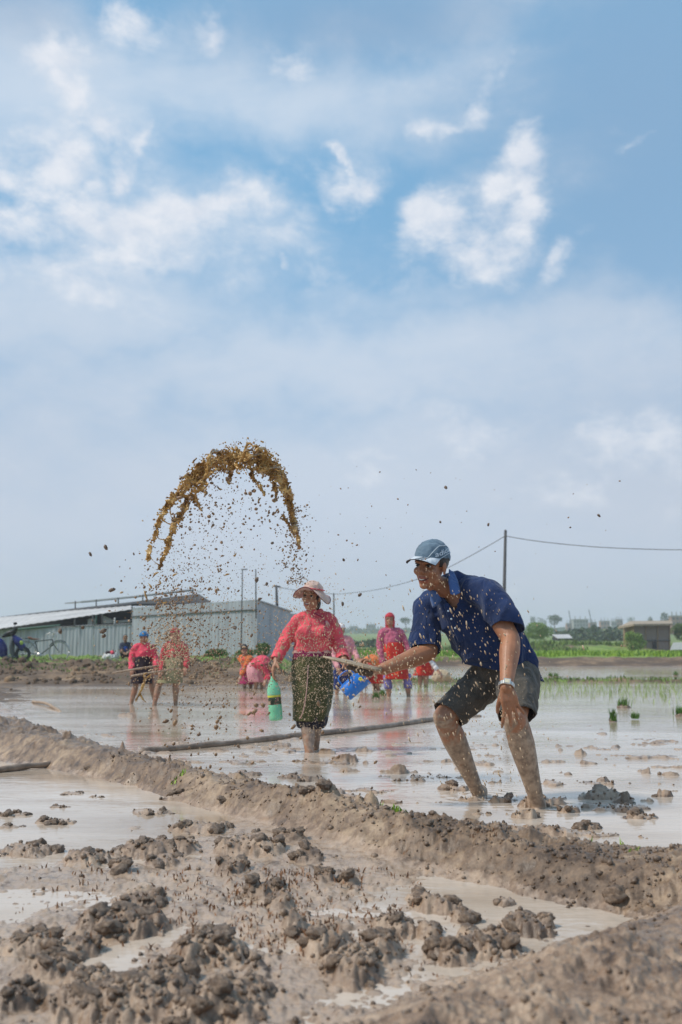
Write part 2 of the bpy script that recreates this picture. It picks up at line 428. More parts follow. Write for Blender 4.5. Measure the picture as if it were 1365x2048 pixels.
def clumps(x, y):
    M = np.zeros_like(x); Hh = np.zeros_like(x)
    for (cx, cy, rx, ry, h) in CLP:
        m = (np.abs(x-cx) < rx*2.2) & (np.abs(y-cy) < ry*2.4+.02)
        if not m.any(): continue
        d2 = ((x[m]-cx)/(rx*.88))**2+((y[m]-cy)/(ry*.8+.008))**2
        wob = .35*perlin2(x[m]*22, y[m]*22, 3)+.25*perlin2(x[m]*55, y[m]*55, 4)
        k = np.clip(1.12-d2*.62+wob, 0, 1); k = k*k*(3-2*k)
        M[m] = np.maximum(M[m], k); Hh[m] = np.maximum(Hh[m], k*min(h, .028))
    return M, Hh
def land(x, y):
    wob = .6*fbm2(x, y, .35, 3, 9)
    edge = -1.15-.03*(y-22)+.3*wob
    s1 = sstep(21.0, 26.5, y+wob)*sstep(edge+.5, edge-.9, x)
    s2 = sstep(45.0, 49.0, y+wob*.8)
    return s1, s2
def height(x, y, parts=False):
    x = np.asarray(x, float); y = np.asarray(y, float)
    dr, hr, wr = polydist(x, y, RIDGE); db, hb, wb = polydist(x, y, BANK)
    nl = fbm2(x, y, 2.6, 4, 1); nm = fbm2(x, y, 9, 4, 2); nf = fbm2(x, y, 40, 3, 3)
    wob = .05*nl+.03*fbm2(x, y, 7, 3, 8)
    kr = 1-sstep(.22, 1.0, (dr+wob*.8)/wr); kb = 1-sstep(.35, 1.0, (db+wob*.8)/wb)
    # which side of the main ridge: near field (camera side) or the flooded field
    yr = np.interp(x, RIDGE[:, 0], RIDGE[:, 1]); near = sstep(.05, -.05, y-yr)
    leftness = sstep(-.10, -.30, x/np.maximum(y, .5))*sstep(3.6, 4.4, y)
    base_n = .0035+.010*sstep(-.62, -.35, x)*sstep(.42, .2, x)*sstep(3.2, 3.7, y)+.013*nl+.0065*nm-.026*leftness-.012*sstep(.02, .10, x/np.maximum(y, .5))*sstep(2.2, 2.8, y)
    base_n = base_n-.03*sstep(.30, .16, np.abs(dr-wr*.98))*sstep(.2, .5, x+1.9)*(.62-.62*sstep(-.62, -.42, x)*sstep(.40, .22, x))      # seep along the foot of the ridge
    base_f = -.030+.016*nl+.006*nm+.022*sstep(.55, .15, dr-wr*.8)
    mudflat = sstep(-.26, -.36, x/np.maximum(y, .5))*sstep(10.5, 12.5, y)*(.045+.03*nl)
    base = near*base_n+(1-near)*(base_f+mudflat)
    M, Hc = clumps(x, y)
    patch = sstep(.60, .95, fbm2(x, y, 4.2, 4, 5)*.9+.12*nm)*near*sstep(7.5, 5.5, y)*.55
    patchf = sstep(.29, .62, fbm2(x*.7, y*1.3, 2.6, 4, 6)+.45*nm)*(1-near)*sstep(15, 7, y)*.8
    M2 = np.maximum(np.maximum(M, patch), patchf)
    knob = .012*worley_bump(x+.012*nm, y+.01*nl, .040, 1)+.0095*worley_bump(x+.006*nm, y+.004*nf, .019, 2)+.0055*worley_bump(x+.002*nf, y, .0095, 3)+.0022*worley_bump(x, y, .005, 4)
    farw = 1-near
    h = base+Hc+patch*.012+patchf*.030+M*farw*.030+M2*(knob*.74+.006*nm+.003*nf)
    h = h+near*sstep(5.0, 3.5, y)*(.004*nf+.010*worley_bump(x, y, .016, 4, .16)+.012*worley_bump(x, y, .03, 5, .10))
    cr = .5+.5*sstep(-.2, .25, fbm2(x, y, 1.4, 2, 12))
    ridge = kr*(hr*(1+.10*nl)+cr*(1.5*knob*sstep(.02, .30, kr)+.016*nm+.008*nf))
    bank = kb*(hb*(1+.08*nl)+.012*nm+.004*nf+.55*knob*sstep(.15, .5, nl+.25))
    h = np.maximum(h, 0*h+h*(1-np.maximum(kr, kb)))+np.maximum(ridge, bank)
    # far parts
    s1, s2 = land(x, y)
    lf = sstep(-.02, -.06, x/np.maximum(y, 1)); roll = (.07+.06*lf)*fbm2(x, y, .6, 4, 15)+(.05+.06*lf)*fbm2(x, y, 2.2, 4, 16)
    s3 = sstep(69, 78, y+1.5*fbm2(x, y, .12, 2, 3))
    far = np.maximum(s1, s2)*(.42+roll)+s3*(.55+.25*fbm2(x, y, .1, 2, 4))*sstep(.02, .22, x/np.maximum(y, 1))*sstep(.40, .30, x/np.maximum(y, 1)) + 9.8*np.clip((y-84)/520, 0, 1)**1.15
    b24 = np.exp(-((y-24-.35*fbm2(x, y, .2, 3, 7))/.42)**2)*sstep(-1.6, -.6, x)*(.10+.035*fbm2(x, y, 2.5, 3, 6))
    fk = sstep(13.8, 16, y)
    h = h*(1-fk)+fk*np.where(np.maximum(s1, s2) > .02, far, base_f*1.0+mudflat*(1-s1))+b24
    h = h-.05*sstep(24.6, 27, y)*sstep(46, 44, y)*(1-s1)
    if parts: return h, kr, kb, np.maximum(M2, 0), np.maximum(s1, s2), s3
    return h
def sheet(us, ys, ymin=1.4):
    U, Y = np.meshgrid(us, ys); X = U*np.maximum(Y, ymin); n, m = X.shape
    i = np.arange(n-1)[:, None]*m+np.arange(m-1)[None, :]
    q = np.stack([i, i+1, i+m+1, i+m], -1).reshape(-1, 4)
    return X.ravel(), Y.ravel(), q
def sub_mesh(name, V, q, mask, attrs):
    qq = q[mask]; used = np.unique(qq); remap = np.full(len(V), -1, dtype=np.int64); remap[used] = np.arange(len(used))
    me = fast_mesh(name, V[used], remap[qq]); smooth(me)
    for k, a in attrs.items():
        at = me.attributes.new(k, 'FLOAT', 'POINT'); at.data.foreach_set('value', a[used].astype(np.float32))
    return me

def mud_material(name, dark, mid, light, dry=0.0, pale=None):
    m, t, b = mat_new(name)
    co = t.new('ShaderNodeTexCoord').outputs['Object']
    n1 = t.noise(co, 2.3, 6, .6); n2 = t.noise(co, 17, 6, .62, .4); n3 = t.noise(co, 90, 4, .6)
    f = t.math('ADD', t.math('MULTIPLY', n1, .45), t.math('ADD', t.math('MULTIPLY', n2, .40), t.math('MULTIPLY', n3, .15)))
    c = t.ramp(f, [(.40, dark), (.5, mid), (.60, light)])
    if dry > .3: c = t.mix(t.step(t.noise(co, .55, 6, .7), .60, .44), c, dark)      # patches of damp earth
    rust = t.step(t.noise(co, 6.5, 6, .65), .60, .74)
    c = t.mix(t.math('MULTIPLY', rust, .45), c, (.30, .165, .085))
    geo = t.new('ShaderNodeNewGeometry'); sp = t.new('ShaderNodeSeparateXYZ'); t.put(sp.inputs[0], geo.outputs['Position'])
    film = t.step(sp.outputs[2], .040, .012)            # soaked where it lies at the water level
    film = t.math('MULTIPLY', film, t.step(n2, .26, .50)); sn = t.new('ShaderNodeSeparateXYZ'); t.put(sn.inputs[0], geo.outputs['Normal']); film = t.math('MULTIPLY', film, t.step(sn.outputs[2], .78, .95))
    if pale: c = t.mix(t.math('MULTIPLY', film, .70), c, pale)      # silt film
    gr = t.new('ShaderNodeAttribute', attribute_name='grass').outputs['Fac']
    g2 = t.noise(co, .9, 5, .6); g3 = t.noise(co, 5, 5, .6)
    gcol = t.ramp(t.math('MULTIPLY_ADD', g3, .5, t.math('MULTIPLY', g2, .5)), [(.36, (.085, .14, .018)), (.5, (.15, .235, .028)), (.63, (.24, .30, .06))])
    gm = t.step(t.math('ADD', gr, t.math('MULTIPLY', t.math('SUBTRACT', t.noise(co, 1.6, 6, .65), .5), 1.5)), .42, .62)
    t.put(b.inputs['Base Color'], t.mix(gm, c, gcol))
    ro = t.math('MULTIPLY_ADD', t.step(n2, .3, .7), .24, .29+dry)
    ro = t.math('MULTIPLY_ADD', film, -.30, ro)
    t.put(b.inputs['Roughness'], t.math('MAXIMUM', ro, t.math('MULTIPLY', gm, .85)))
    b.inputs['Specular IOR Level'].default_value = .5
    bn = t.new('ShaderNodeBump'); bn.inputs['Strength'].default_value = .55; bn.inputs['Distance'].default_value = .012
    hh = t.math('ADD', t.math('MULTIPLY', n2, .6), t.math('MULTIPLY', t.noise(co, 140, 5, .65), .35))
    t.put(bn.inputs['Height'], t.math('MULTIPLY', hh, t.math('SUBTRACT', 1.0, t.math('MULTIPLY', film, .55)))); t.put(b.inputs['Normal'], bn.outputs[0])
    return m
MUD = mud_material('wet_mud', (.105, .064, .038), (.262, .174, .114), (.43, .31, .215), 0, (.45, .33, .24))
MUDR = mud_material('ridge_mud', (.085, .051, .028), (.205, .132, .080), (.38, .268, .172), .04)
MUDC = mud_material('clod_mud', (.080, .049, .029), (.172, .113, .073), (.32, .228, .158))
SOIL = mud_material('field_soil', (.095, .058, .031), (.19, .118, .064), (.32, .215, .125), .40)

us = np.concatenate([np.linspace(-1.5, -.40, 45)[:-1], np.linspace(-.40, .40, 640), np.linspace(.40, 1.5, 45)[1:]])
tt = np.linspace(0, 1, 560)
ys = (1.45**-.55+(15.0**-.55-1.45**-.55)*tt)**(-1/.55)
ys = np.concatenate([np.linspace(-1.5, 1.45, 14)[:-1], ys])
X, Y, q = sheet(us, ys)
Hh, kr, kb, Mm, ld, _ = height(X, Y, True)
V = np.stack([X, Y, Hh], 1)
fr = kr[q].mean(1); fb = kb[q].mean(1)
gz = {'grass': np.zeros(len(X))}
mask_b = (fb > .30) & (fb >= fr); mask_r = (fr > .30) & ~mask_b
ground = mobj('mud_field', sub_mesh('mud_field', V, q, ~(mask_b | mask_r), gz), MUD); tag(ground, kind='structure')
ridge = mobj('mud_ridge', sub_mesh('mud_ridge', V, q, mask_r, gz), MUDR); tag(ridge, kind='structure')
bank = mobj('mud_bank', sub_mesh('mud_bank', V, q, mask_b, gz), MUD); tag(bank, kind='structure')

us2 = np.concatenate([np.linspace(-1.6, -.42, 40)[:-1], np.linspace(-.42, .42, 330), np.linspace(.42, 1.6, 40)[1:]])
ys2 = np.concatenate([np.exp(np.linspace(math.log(15.0), math.log(50), 190))[:-1], np.exp(np.linspace(math.log(50), math.log(640), 120))])
X2, Y2, q2 = sheet(us2, ys2)
H2, _, _, _, ld2, s32 = height(X2, Y2, True)
H2[Y2 <= 15.001] = height(X2[Y2 <= 15.001], Y2[Y2 <= 15.001])
left2 = sstep(-.02, -.06, X2/Y2)
slope_l = sstep(25.2, 27.0, Y2+.7*fbm2(X2, Y2, .5, 3, 31))*left2
grass = np.maximum(slope_l*.62, (1-left2)*sstep(47.6, 49.0, Y2)*.95)
grass = np.where((Y2 > 66) & (Y2 < 82), .42+.55*fbm2(X2, Y2, .10, 3, 2), grass); grass = np.where(Y2 > 82, .62, grass)
grass = np.maximum(grass, np.exp(-((Y2-24)/.5)**2)*.45*(1-left2))
V2 = np.stack([X2, Y2, H2], 1)
farland = mobj('ground', sub_mesh('ground', V2, q2, np.ones(len(q2), bool), {'grass': grass}), SOIL); tag(farland, kind='structure')

# water: one sheet at z = 0, muddy and rippled
m, t, b = mat_new('muddy_water'); WATER = m
co = t.new('ShaderNodeTexCoord').outputs['Object']
mk = t.noise(t.scalev(co, (.35, 1.1, 1)), 1.1, 5, .6, .5)
t.put(b.inputs['Base Color'], t.ramp(mk, [(.35, (.36, .27, .195)), (.5, (.51, .41, .325)), (.65, (.63, .53, .445))]))
t.put(b.inputs['Roughness'], t.step(t.noise(t.scalev(co, (.3, 1.3, 1)), .9, 5, .6), .38, .66, .03, .11))
b.inputs['IOR'].default_value = 1.34; b.inputs['Specular IOR Level'].default_value = .5
wv = t.math('ADD', t.math('MULTIPLY', t.noise(t.scalev(co, (.55, 1.0, 1)), 7.5, 4, .55, .3), 1.0), t.math('MULTIPLY', t.noise(t.scalev(co, (.5, 1.0, 1)), 26, 3, .5, .2), .35))
gust = t.step(t.noise(t.scalev(co, (.25, .8, 1)), .55, 4, .55), .38, .62, .25, 1.0)
for (lx_, ly_) in ((1.065, 5.2), (.79, 5.62), (-.245, 7.92), (-.215, 8.15)):      # rings where the legs stand
    dd = t.vmath('DISTANCE', co, (lx_, ly_, 0), out=1)
    wv = t.math('MULTIPLY_ADD', t.math('MULTIPLY', t.math('SINE', t.math('MULTIPLY', dd, 75.0)), t.math('POWER', 2.718, t.math('MULTIPLY', dd, -5.0))), .55, wv)
bn = t.new('ShaderNodeBump'); bn.inputs['Distance'].default_value = .022; t.put(bn.inputs['Strength'], t.math('MULTIPLY', gust, .33))
t.put(bn.inputs['Height'], wv); t.put(b.inputs['Normal'], bn.outputs[0])
wm = MB(); wm.add([(-75, -1.5, 0), (75, -1.5, 0), (75, 50, 0), (-75, 50, 0)], [(0, 1, 2, 3)])
water = wm.build('paddy_water', WATER); tag(water, kind='structure')

# clods lying about: each a lump of mud, sharing a few meshes
def clod_mesh(i):
    bm = bmesh.new(); bmesh.ops.create_icosphere(bm, subdivisions=3, radius=1.0); me = bpy.data.meshes.new('clod'); bm.to_mesh(me); bm.free()
    v = getv(me); s = i*7.7
    d = .42*perlin3(v[:, 0]*1.2+s, v[:, 1]*1.2, v[:, 2]*1.2)+.30*(1-2.4*np.abs(perlin3(v[:, 0]*2.2+s, v[:, 1]*2.2, v[:, 2]*2.2)))+.20*(1-2.4*np.abs(perlin3(v[:, 0]*4.6+s, v[:, 1]*4.6, v[:, 2]*4.6)))+.10*perlin3(v[:, 0]*9+s, v[:, 1]*9, v[:, 2]*9)
    v = v*(1+d)[:, None]*np.array((1, .85, .62)); setv(me, v); smooth(me); me.materials.append(MUDC); return me
CLODS = [clod_mesh(i) for i in range(9)]
def clod_spots():
    out = []
    for (cx, cy, rx, ry, h) in CLP:
        n = 2+int(5*min(1, rx/.09))
        for _ in range(n):
            a = RNG.uniform(0, 6.28); r = RNG.uniform(0, 1)**.5*1.05
            out.append((cx+rx*r*math.cos(a), cy+ry*r*math.sin(a), RNG.uniform(.010, .026)*(1 if cy < 5 else .8)*min(1.5, .7+rx*4)))
    return out
sp_ = clod_spots()
for _ in range(70):      # crumbs along the ridge flank and crest
    i = RNG.integers(3, len(RIDGE)-2); t_ = RNG.uniform(); a, b_ = RIDGE[i], RIDGE[i+1]
    sp_.append((a[0]+t_*(b_[0]-a[0])+RNG.normal(0, .12), a[1]+t_*(b_[1]-a[1])+RNG.normal(0, .12), RNG.uniform(.008, .022)))
sp_ += [(G(1232,1818).x, G(1232,1818).y, .034), (G(405,1880).x, G(405,1880).y, .05), (G(440,1895).x, G(440,1895).y, .036), (G(1180,1850).x, G(1180,1850).y, .028), (G(240,1840).x, G(240,1840).y, .036)]
sp_ = sorted(sp_, key=lambda s: -s[2]/s[1])
arr = np.array(sp_); hz_ = height(arr[:, 0], arr[:, 1])
big = MB()
for k, ((x, y, r), z) in enumerate(zip(sp_, hz_)):
    rz = RNG.uniform(0, 6.28); sc = (r*RNG.uniform(.85, 1.3), r*RNG.uniform(.85, 1.2), r*RNG.uniform(.8, 1.2))
    if k < 300:
        o = bpy.data.objects.new('clod', CLODS[k % 9]); link(o); o.parent = ridge if polydist(np.array([x]), np.array([y]), RIDGE)[0][0] < .2 else ground
        o.location = (x, y, z-r*.12); o.rotation_euler = (RNG.uniform(-.5, .5), RNG.uniform(-.5, .5), rz); o.scale = sc
    else:
        big.ell((x, y, z+r*.1), sc, nu=7, nv=5)
def scatter_icos(name, P_, Rr, mat_, stretch=None, parent=None, seed=3):
    """many small lumps in one mesh: 20 triangles each"""
    bm = bmesh.new(); bmesh.ops.create_icosphere(bm, subdivisions=1, radius=1.0)
    bv = np.array([v.co for v in bm.verts]); bf = np.array([[v.index for v in f.verts] for f in bm.faces]); bm.free()
    n = len(P_); rg = np.random.default_rng(seed)
    jit = 1+rg.normal(0, .10, (n, len(bv), 1))
    v = bv[None]*jit*np.asarray(Rr)[:, None, None]
    if stretch is not None:      # (n,3) direction*length factor
        d = np.asarray(stretch); L = np.linalg.norm(d, axis=1, keepdims=True); u = d/np.maximum(L, 1e-6)
        al = np.einsum('nij,nj->ni', v, u); v = v+(al*(L-1))[:, :, None]*u[:, None, :]
    v = v+np.asarray(P_)[:, None, :]
    f = bf[None]+(np.arange(n)*len(bv))[:, None, None]
    me = fast_mesh(name, v.reshape(-1, 3), f.reshape(-1, 3)); smooth(me)
    o = mobj(name, me, mat_, parent); return o
nc = 34000
cx_ = []; 
while len(cx_) < nc:
    y = 1.75+4.8*RNG.uniform()**1.7; x = RNG.uniform(-.42, .42)*y; cx_.append((x, y))
ca = np.array(cx_); ch, ckr, ckb, cM, _, _ = height(ca[:, 0], ca[:, 1], True)
keep = (RNG.uniform(size=nc) < .05+.85*np.maximum(cM, ckr*.9)) & (ch > -.004)
ca = ca[keep]; ch = ch[keep]; rr = np.clip(RNG.lognormal(math.log(.0042), .5, len(ca)), .002, .015)
o = scatter_icos('mud_crumbs', np.column_stack([ca, ch+rr*.2]), rr, MUDC); tag(o, kind='stuff')
o.parent = ground

# broken earth on the left bank
n_ = 2600; ly = RNG.uniform(18.5, 27.5, n_); lx = RNG.uniform(-.40, -.03, n_)*ly; lh, _, _, _, ll, _ = height(lx, ly, True); kk = (lh > .03) & (fbm2(lx, ly, .8, 3, 41) > -.05)
lx, ly, lh = lx[kk], ly[kk], lh[kk]; lr = np.clip(RNG.lognormal(math.log(.035), .55, len(lx)), .012, .13)
o = scatter_icos('earth_lumps', np.column_stack([lx, ly, lh+lr*.05]), lr, SOIL); tag(o, kind='stuff'); o.parent = farland
# rice stubble and roots left in the near mud
STUB = pmat('stubble', [(.35, (.12, .055, .025)), (.65, (.30, .14, .06))], 30, 3, (.5, .7))
def blades(name, pts, hts, mat_, width=.0025, lean=.5, per=1, kind='stuff', parent=None, seed=1, bend=.35):
    rg = np.random.default_rng(seed); V = []; F = []
    for (p, h) in zip(pts, hts):
        for _ in range(per):
            a = rg.uniform(0, 6.28); l = rg.uniform(0, lean); d = np.array((math.cos(a)*l, math.sin(a)*l, 1.0)); d /= np.linalg.norm(d)
            wdt = width*rg.uniform(.7, 1.4); b2 = rg.uniform(0, 6.28); s = np.array((math.cos(b2), math.sin(b2), 0))*wdt
            hh = h*rg.uniform(.7, 1.2); p0 = np.array(p)+np.array((rg.normal(0, wdt*1.5), rg.normal(0, wdt*1.5), 0))
            mid = p0+d*hh*.6; tip = p0+d*hh+np.array((math.cos(a), math.sin(a), -.25))*hh*bend*rg.uniform(.2, 1)
            n = len(V); V += [p0-s, p0+s, mid+s*.75, mid-s*.75, tip]; F += [(n, n+1, n+2), (n, n+2, n+3), (n+3, n+2, n+4)]
    me = fast_mesh(name, np.array(V), np.array(F)); return mobj(name, me, mat_, parent)
spx = []
for _ in range(560):
    if RNG.uniform() < .75: px, py = RNG.normal(560, 170), RNG.uniform(1740, 1900)
    else: px, py = RNG.uniform(0, 1000), RNG.uniform(1720, 1950)
    g = G(px, py, .01); spx.append((g.x, g.y))
    for _ in range(RNG.integers(0, 4)): spx.append((g.x+RNG.normal(0, .012), g.y+RNG.normal(0, .02)))
sa = np.array(spx); sh = height(sa[:, 0], sa[:, 1])
o = blades('rice_stubble', np.column_stack([sa, sh-.003]), RNG.uniform(.008, .026, len(sa)), STUB, .0028, .6, 1, seed=4); tag(o, kind='stuff'); o.parent = ground
# ---------------------------------------------------------------- people: shared builders
def nz(v): return Vector(v).normalized()
def skin_material(name, base, mud_top=0.0, mud=(.40, .30, .205), mudamt=1.0):
    m, t, b = mat_new(name)
    co = t.new('ShaderNodeTexCoord').outputs['Object']
    n = t.noise(co, 14, 5, .6); c = t.ramp(n, [(.3, tuple(x*.78 for x in base)), (.7, tuple(min(1, x*1.2) for x in base))])
    lip = t.new('ShaderNodeAttribute', attribute_name='lip').outputs['Fac']
    c = t.mix(t.math('MULTIPLY', lip, .8), c, tuple(x*y for x, y in zip(base, (.95, .55, .6))))
    rough = .48
    if mud_top:
        sp = t.new('ShaderNodeSeparateXYZ'); t.put(sp.inputs[0], co)
        k = t.step(sp.outputs[2], mud_top, mud_top*.35)
        mn = t.math('ADD', t.noise(co, 9, 6, .65, .6), t.math('MULTIPLY', k, .20*mudamt))
        f = t.step(mn, .54, .70); f = t.math('MULTIPLY', f, t.step(sp.outputs[2], mud_top*1.15, mud_top*.9))
        mc = t.ramp(t.noise(co, 30, 5, .6), [(.38, tuple(x*.45 for x in mud)), (.6, mud)])
        c = t.mix(t.math('MULTIPLY', f, .85), c, mc)
        sk = t.step(t.noise(co, 75, 3, .6), .66, .74)
        c = t.mix(t.math('MULTIPLY', sk, t.step(sp.outputs[2], mud_top*1.6, mud_top*.8)), c, mud)
    t.put(b.inputs['Base Color'], c)
    b.inputs['Roughness'].default_value = rough; b.inputs['Subsurface Weight'].default_value = .06
    b.inputs['Subsurface Radius'].default_value = (.012, .005, .003); b.inputs['Subsurface Scale'].default_value = .5
    bn = t.new('ShaderNodeBump'); bn.inputs['Strength'].default_value = .25; bn.inputs['Distance'].default_value = .004
    t.put(bn.inputs['Height'], t.noise(co, 90, 5, .6)); t.put(b.inputs['Normal'], bn.outputs[0])
    return m
def cloth_material(name, base, weave=260, var=.25, spots=None, pattern=None, rough=.85, mud=None, mudz=0):
    m, t, b = mat_new(name)
    co = t.new('ShaderNodeTexCoord').outputs['Object']
    n = t.noise(co, 7, 5, .6)
    c = t.ramp(n, [(.3, tuple(x*(1-var) for x in base)), (.7, tuple(min(1, x*(1+var)) for x in base))])
    if pattern:      # printed flowers: cells of other colours
        for i, (col, sc, lo, hi) in enumerate(pattern):
            vo = t.new('ShaderNodeTexVoronoi'); vo.inputs['Scale'].default_value = sc
            t.put(vo.inputs['Vector'], t.vmath('ADD', co, (3.3*i, 1.7*i, .4)))
            f = t.step(vo.outputs['Distance'], hi, lo); c = t.mix(f, c, col)
    if spots:        # dried splashes of mud
        col, amt = spots
        s = t.step(t.noise(co, 130, 2, .5), .70-amt*.06, .75-amt*.06); c = t.mix(t.math('MULTIPLY', s, .6), c, col)
        s2 = t.step(t.noise(co, 9, 6, .7), .60, .78); c = t.mix(t.math('MULTIPLY', s2, .30*amt), c, col)
    if mud:
        sp = t.new('ShaderNodeSeparateXYZ'); t.put(sp.inputs[0], co)
        f = t.math('MULTIPLY', t.step(sp.outputs[2], mudz*1.3, mudz*.8), t.step(t.noise(co, 12, 6, .65), .42, .6)); c = t.mix(t.math('MULTIPLY', f, .7), c, mud)
    t.put(b.inputs['Base Color'], c); b.inputs['Roughness'].default_value = rough; b.inputs['Sheen Weight'].default_value = .12
    b.inputs['Specular IOR Level'].default_value = .25
    bn = t.new('ShaderNodeBump'); bn.inputs['Strength'].default_value = .35; bn.inputs['Distance'].default_value = .004
    t.put(bn.inputs['Height'], t.math('ADD', t.math('MULTIPLY', t.noise(co, weave, 2, .5), .4), t.noise(co, 38, 4, .6)))
    cr = t.noise(t.scalev(co, (1, 1, .55)), 9, 3, .5, .8); cr = t.math('ABSOLUTE', t.math('SUBTRACT', cr, .5))      # creases
    b2 = t.new('ShaderNodeBump'); b2.inputs['Strength'].default_value = .8; b2.inputs['Distance'].default_value = .04
    t.put(b2.inputs['Height'], cr); t.put(b2.inputs['Normal'], bn.outputs[0]); t.put(b.inputs['Normal'], b2.outputs[0])
    return m
SKIN_M = skin_material('skin_man', (.345, .150, .075), .56, (.44, .335, .24), 1.5)
SKIN_W = skin_material('skin_woman', (.40, .195, .11), .42, (.44, .33, .25))
SKIN_B = skin_material('skin_field', (.36, .17, .10), .38, (.38, .27, .185), .7)
HAIR = pmat('hair', [(.3, (.008, .006, .005)), (.7, (.025, .018, .014))], 60, 3, (.35, .5))
EYE_W = flat('eye_white', (.62, .58, .53), .25); EYE_D = flat('eye_iris', (.02, .012, .008), .15)
TEETH = flat('teeth', (.78, .74, .64), .3); MOUTH = flat('mouth', (.10, .025, .02), .5)

class Head:
    def __init__(s, C, f, roll=0.0, k=1.0):
        s.C = Vector(C); s.f = nz(f); s.k = k
        l = Vector((0, 0, 1)).cross(s.f).normalized(); u = s.f.cross(l).normalized()
        s.l = (l*math.cos(roll)+u*math.sin(roll)); s.u = s.f.cross(s.l).normalized()
        s.M = np.array([[s.l.x, s.f.x, s.u.x], [s.l.y, s.f.y, s.u.y], [s.l.z, s.f.z, s.u.z]])
    def w(s, x, y, z): return s.C+(s.l*x+s.f*y+s.u*z)*s.k
    def loc(s, v): return (v-np.array(s.C)) @ s.M/s.k
    def ell(s, mb, x, y, z, r, tilt=None): mb.ell(s.w(x, y, z), tuple(q*s.k for q in r), s.M, 20, 14)
    def prims(s, mb, female=False):
        e = lambda *a: s.ell(mb, *a)
        e(0, -.012, .035, (.073, .092, .083)); e(0, .026, -.028, (.059, .064, .082)); e(0, .030, .035, (.064, .060, .062))
        e(0, .064, -.096, (.023, .022, .018)); e(0, .045, -.085, (.036, .036, .022))
        for q in (-1, 1):
            e(q*.043, .012, -.062, (.020, .030, .030)); e(q*.038, .060, -.026, (.024, .025, .022)); e(q*.011, .094, -.029, (.009, .010, .008))
            mb.tube([s.w(q*.048, .066, .020), s.w(q*.028, .083, .024), s.w(q*.008, .087, .020)], [.009*s.k, .010*s.k, .009*s.k], 10)
            e(q*.073, -.006, -.006, (.008, .017, .030)); e(q*.074, -.004, -.030, (.007, .010, .012))
        mb.tube([s.w(0, .082, .022), s.w(0, .0925, 0), s.w(0, .1035, -.022)], [.008*s.k, .0085*s.k, .0115*s.k], 12)
        e(0, .083, -.056, (.026, .013, .0075)); e(0, .082, -.073, (.022, .012, .0085))
    def finish(s, me):
        v = getv(me); q = s.loc(v); n = getn(me); d = np.zeros(len(v))
        for sg in (-1, 1):
            d -= .0055*np.exp(-(((q[:, 0]-sg*.031)/.014)**2+((q[:, 1]-.078)/.03)**2+((q[:, 2]-.003)/.009)**2))
        d -= .004*np.exp(-((q[:, 0]/.028)**2+((q[:, 1]-.085)/.03)**2+((q[:, 2]+.064)/.004)**2))
        for sg in (-1, 1): d -= .003*np.exp(-(((q[:, 0]-sg*.034)/.006)**2+((q[:, 1]-.075)/.03)**2+((q[:, 2]+.050)/.018)**2))
        setv(me, v+n*d[:, None]*s.k)
        lip = ((np.abs(q[:, 0]) < .027) & (q[:, 1] > .068) & (q[:, 1] < .12) & (q[:, 2] < -.049) & (q[:, 2] > -.082)).astype(np.float32)
        at = me.attributes.new('lip', 'FLOAT', 'POINT'); at.data.foreach_set('value', lip)
    def features(s, parent, smile=True, detail=True):
        for q in (-1, 1):
            mb = MB(); c = s.w(q*.031, .0755, .0025)
            mb.ell(c, (.0120*s.k, .0100*s.k, .0062*s.k), s.M, 16, 12)
            for i, f in enumerate(mb.f):
                cc = sum((Vector(mb.v[j]) for j in f), Vector())/len(f)-c
                if cc.normalized().dot((s.f+s.l*(-.12)).normalized()) > .62: mb.m[i] = 1
            mb.build('eye', [EYE_W, EYE_D], parent)
            if detail:
                MB().tube([s.w(q*.046, .078, .011), s.w(q*.031, .0865, .0115), s.w(q*.017, .085, .006)], [.0018*s.k, .0032*s.k, .002*s.k], 8).build('eyelid', parent['_skin'] if False else HAIR, parent)
            MB().tube([s.w(q*.052, .071, .026), s.w(q*.034, .090, .031), s.w(q*.013, .095, .026)], [.0018*s.k, .0042*s.k, .0028*s.k], 8, flat=.7).build('eyebrow', HAIR, parent)
        if smile:
            MB().tube([s.w(-.029, .070, -.053), s.w(-.015, .0845, -.064), s.w(0, .0885, -.067), s.w(.015, .0845, -.064), s.w(.029, .070, -.053)], [.003*s.k, .0058*s.k, .0068*s.k, .0058*s.k, .003*s.k], 10, 3, flat=.9).build('mouth', MOUTH, parent)
            MB().tube([s.w(-.022, .0775, -.057), s.w(-.011, .0890, -.0625), s.w(0, .0925, -.0645), s.w(.011, .0890, -.0625), s.w(.022, .0775, -.057)], [.0018*s.k, .0030*s.k, .0034*s.k, .0030*s.k, .0018*s.k], 8, 3).build('teeth', TEETH, parent)

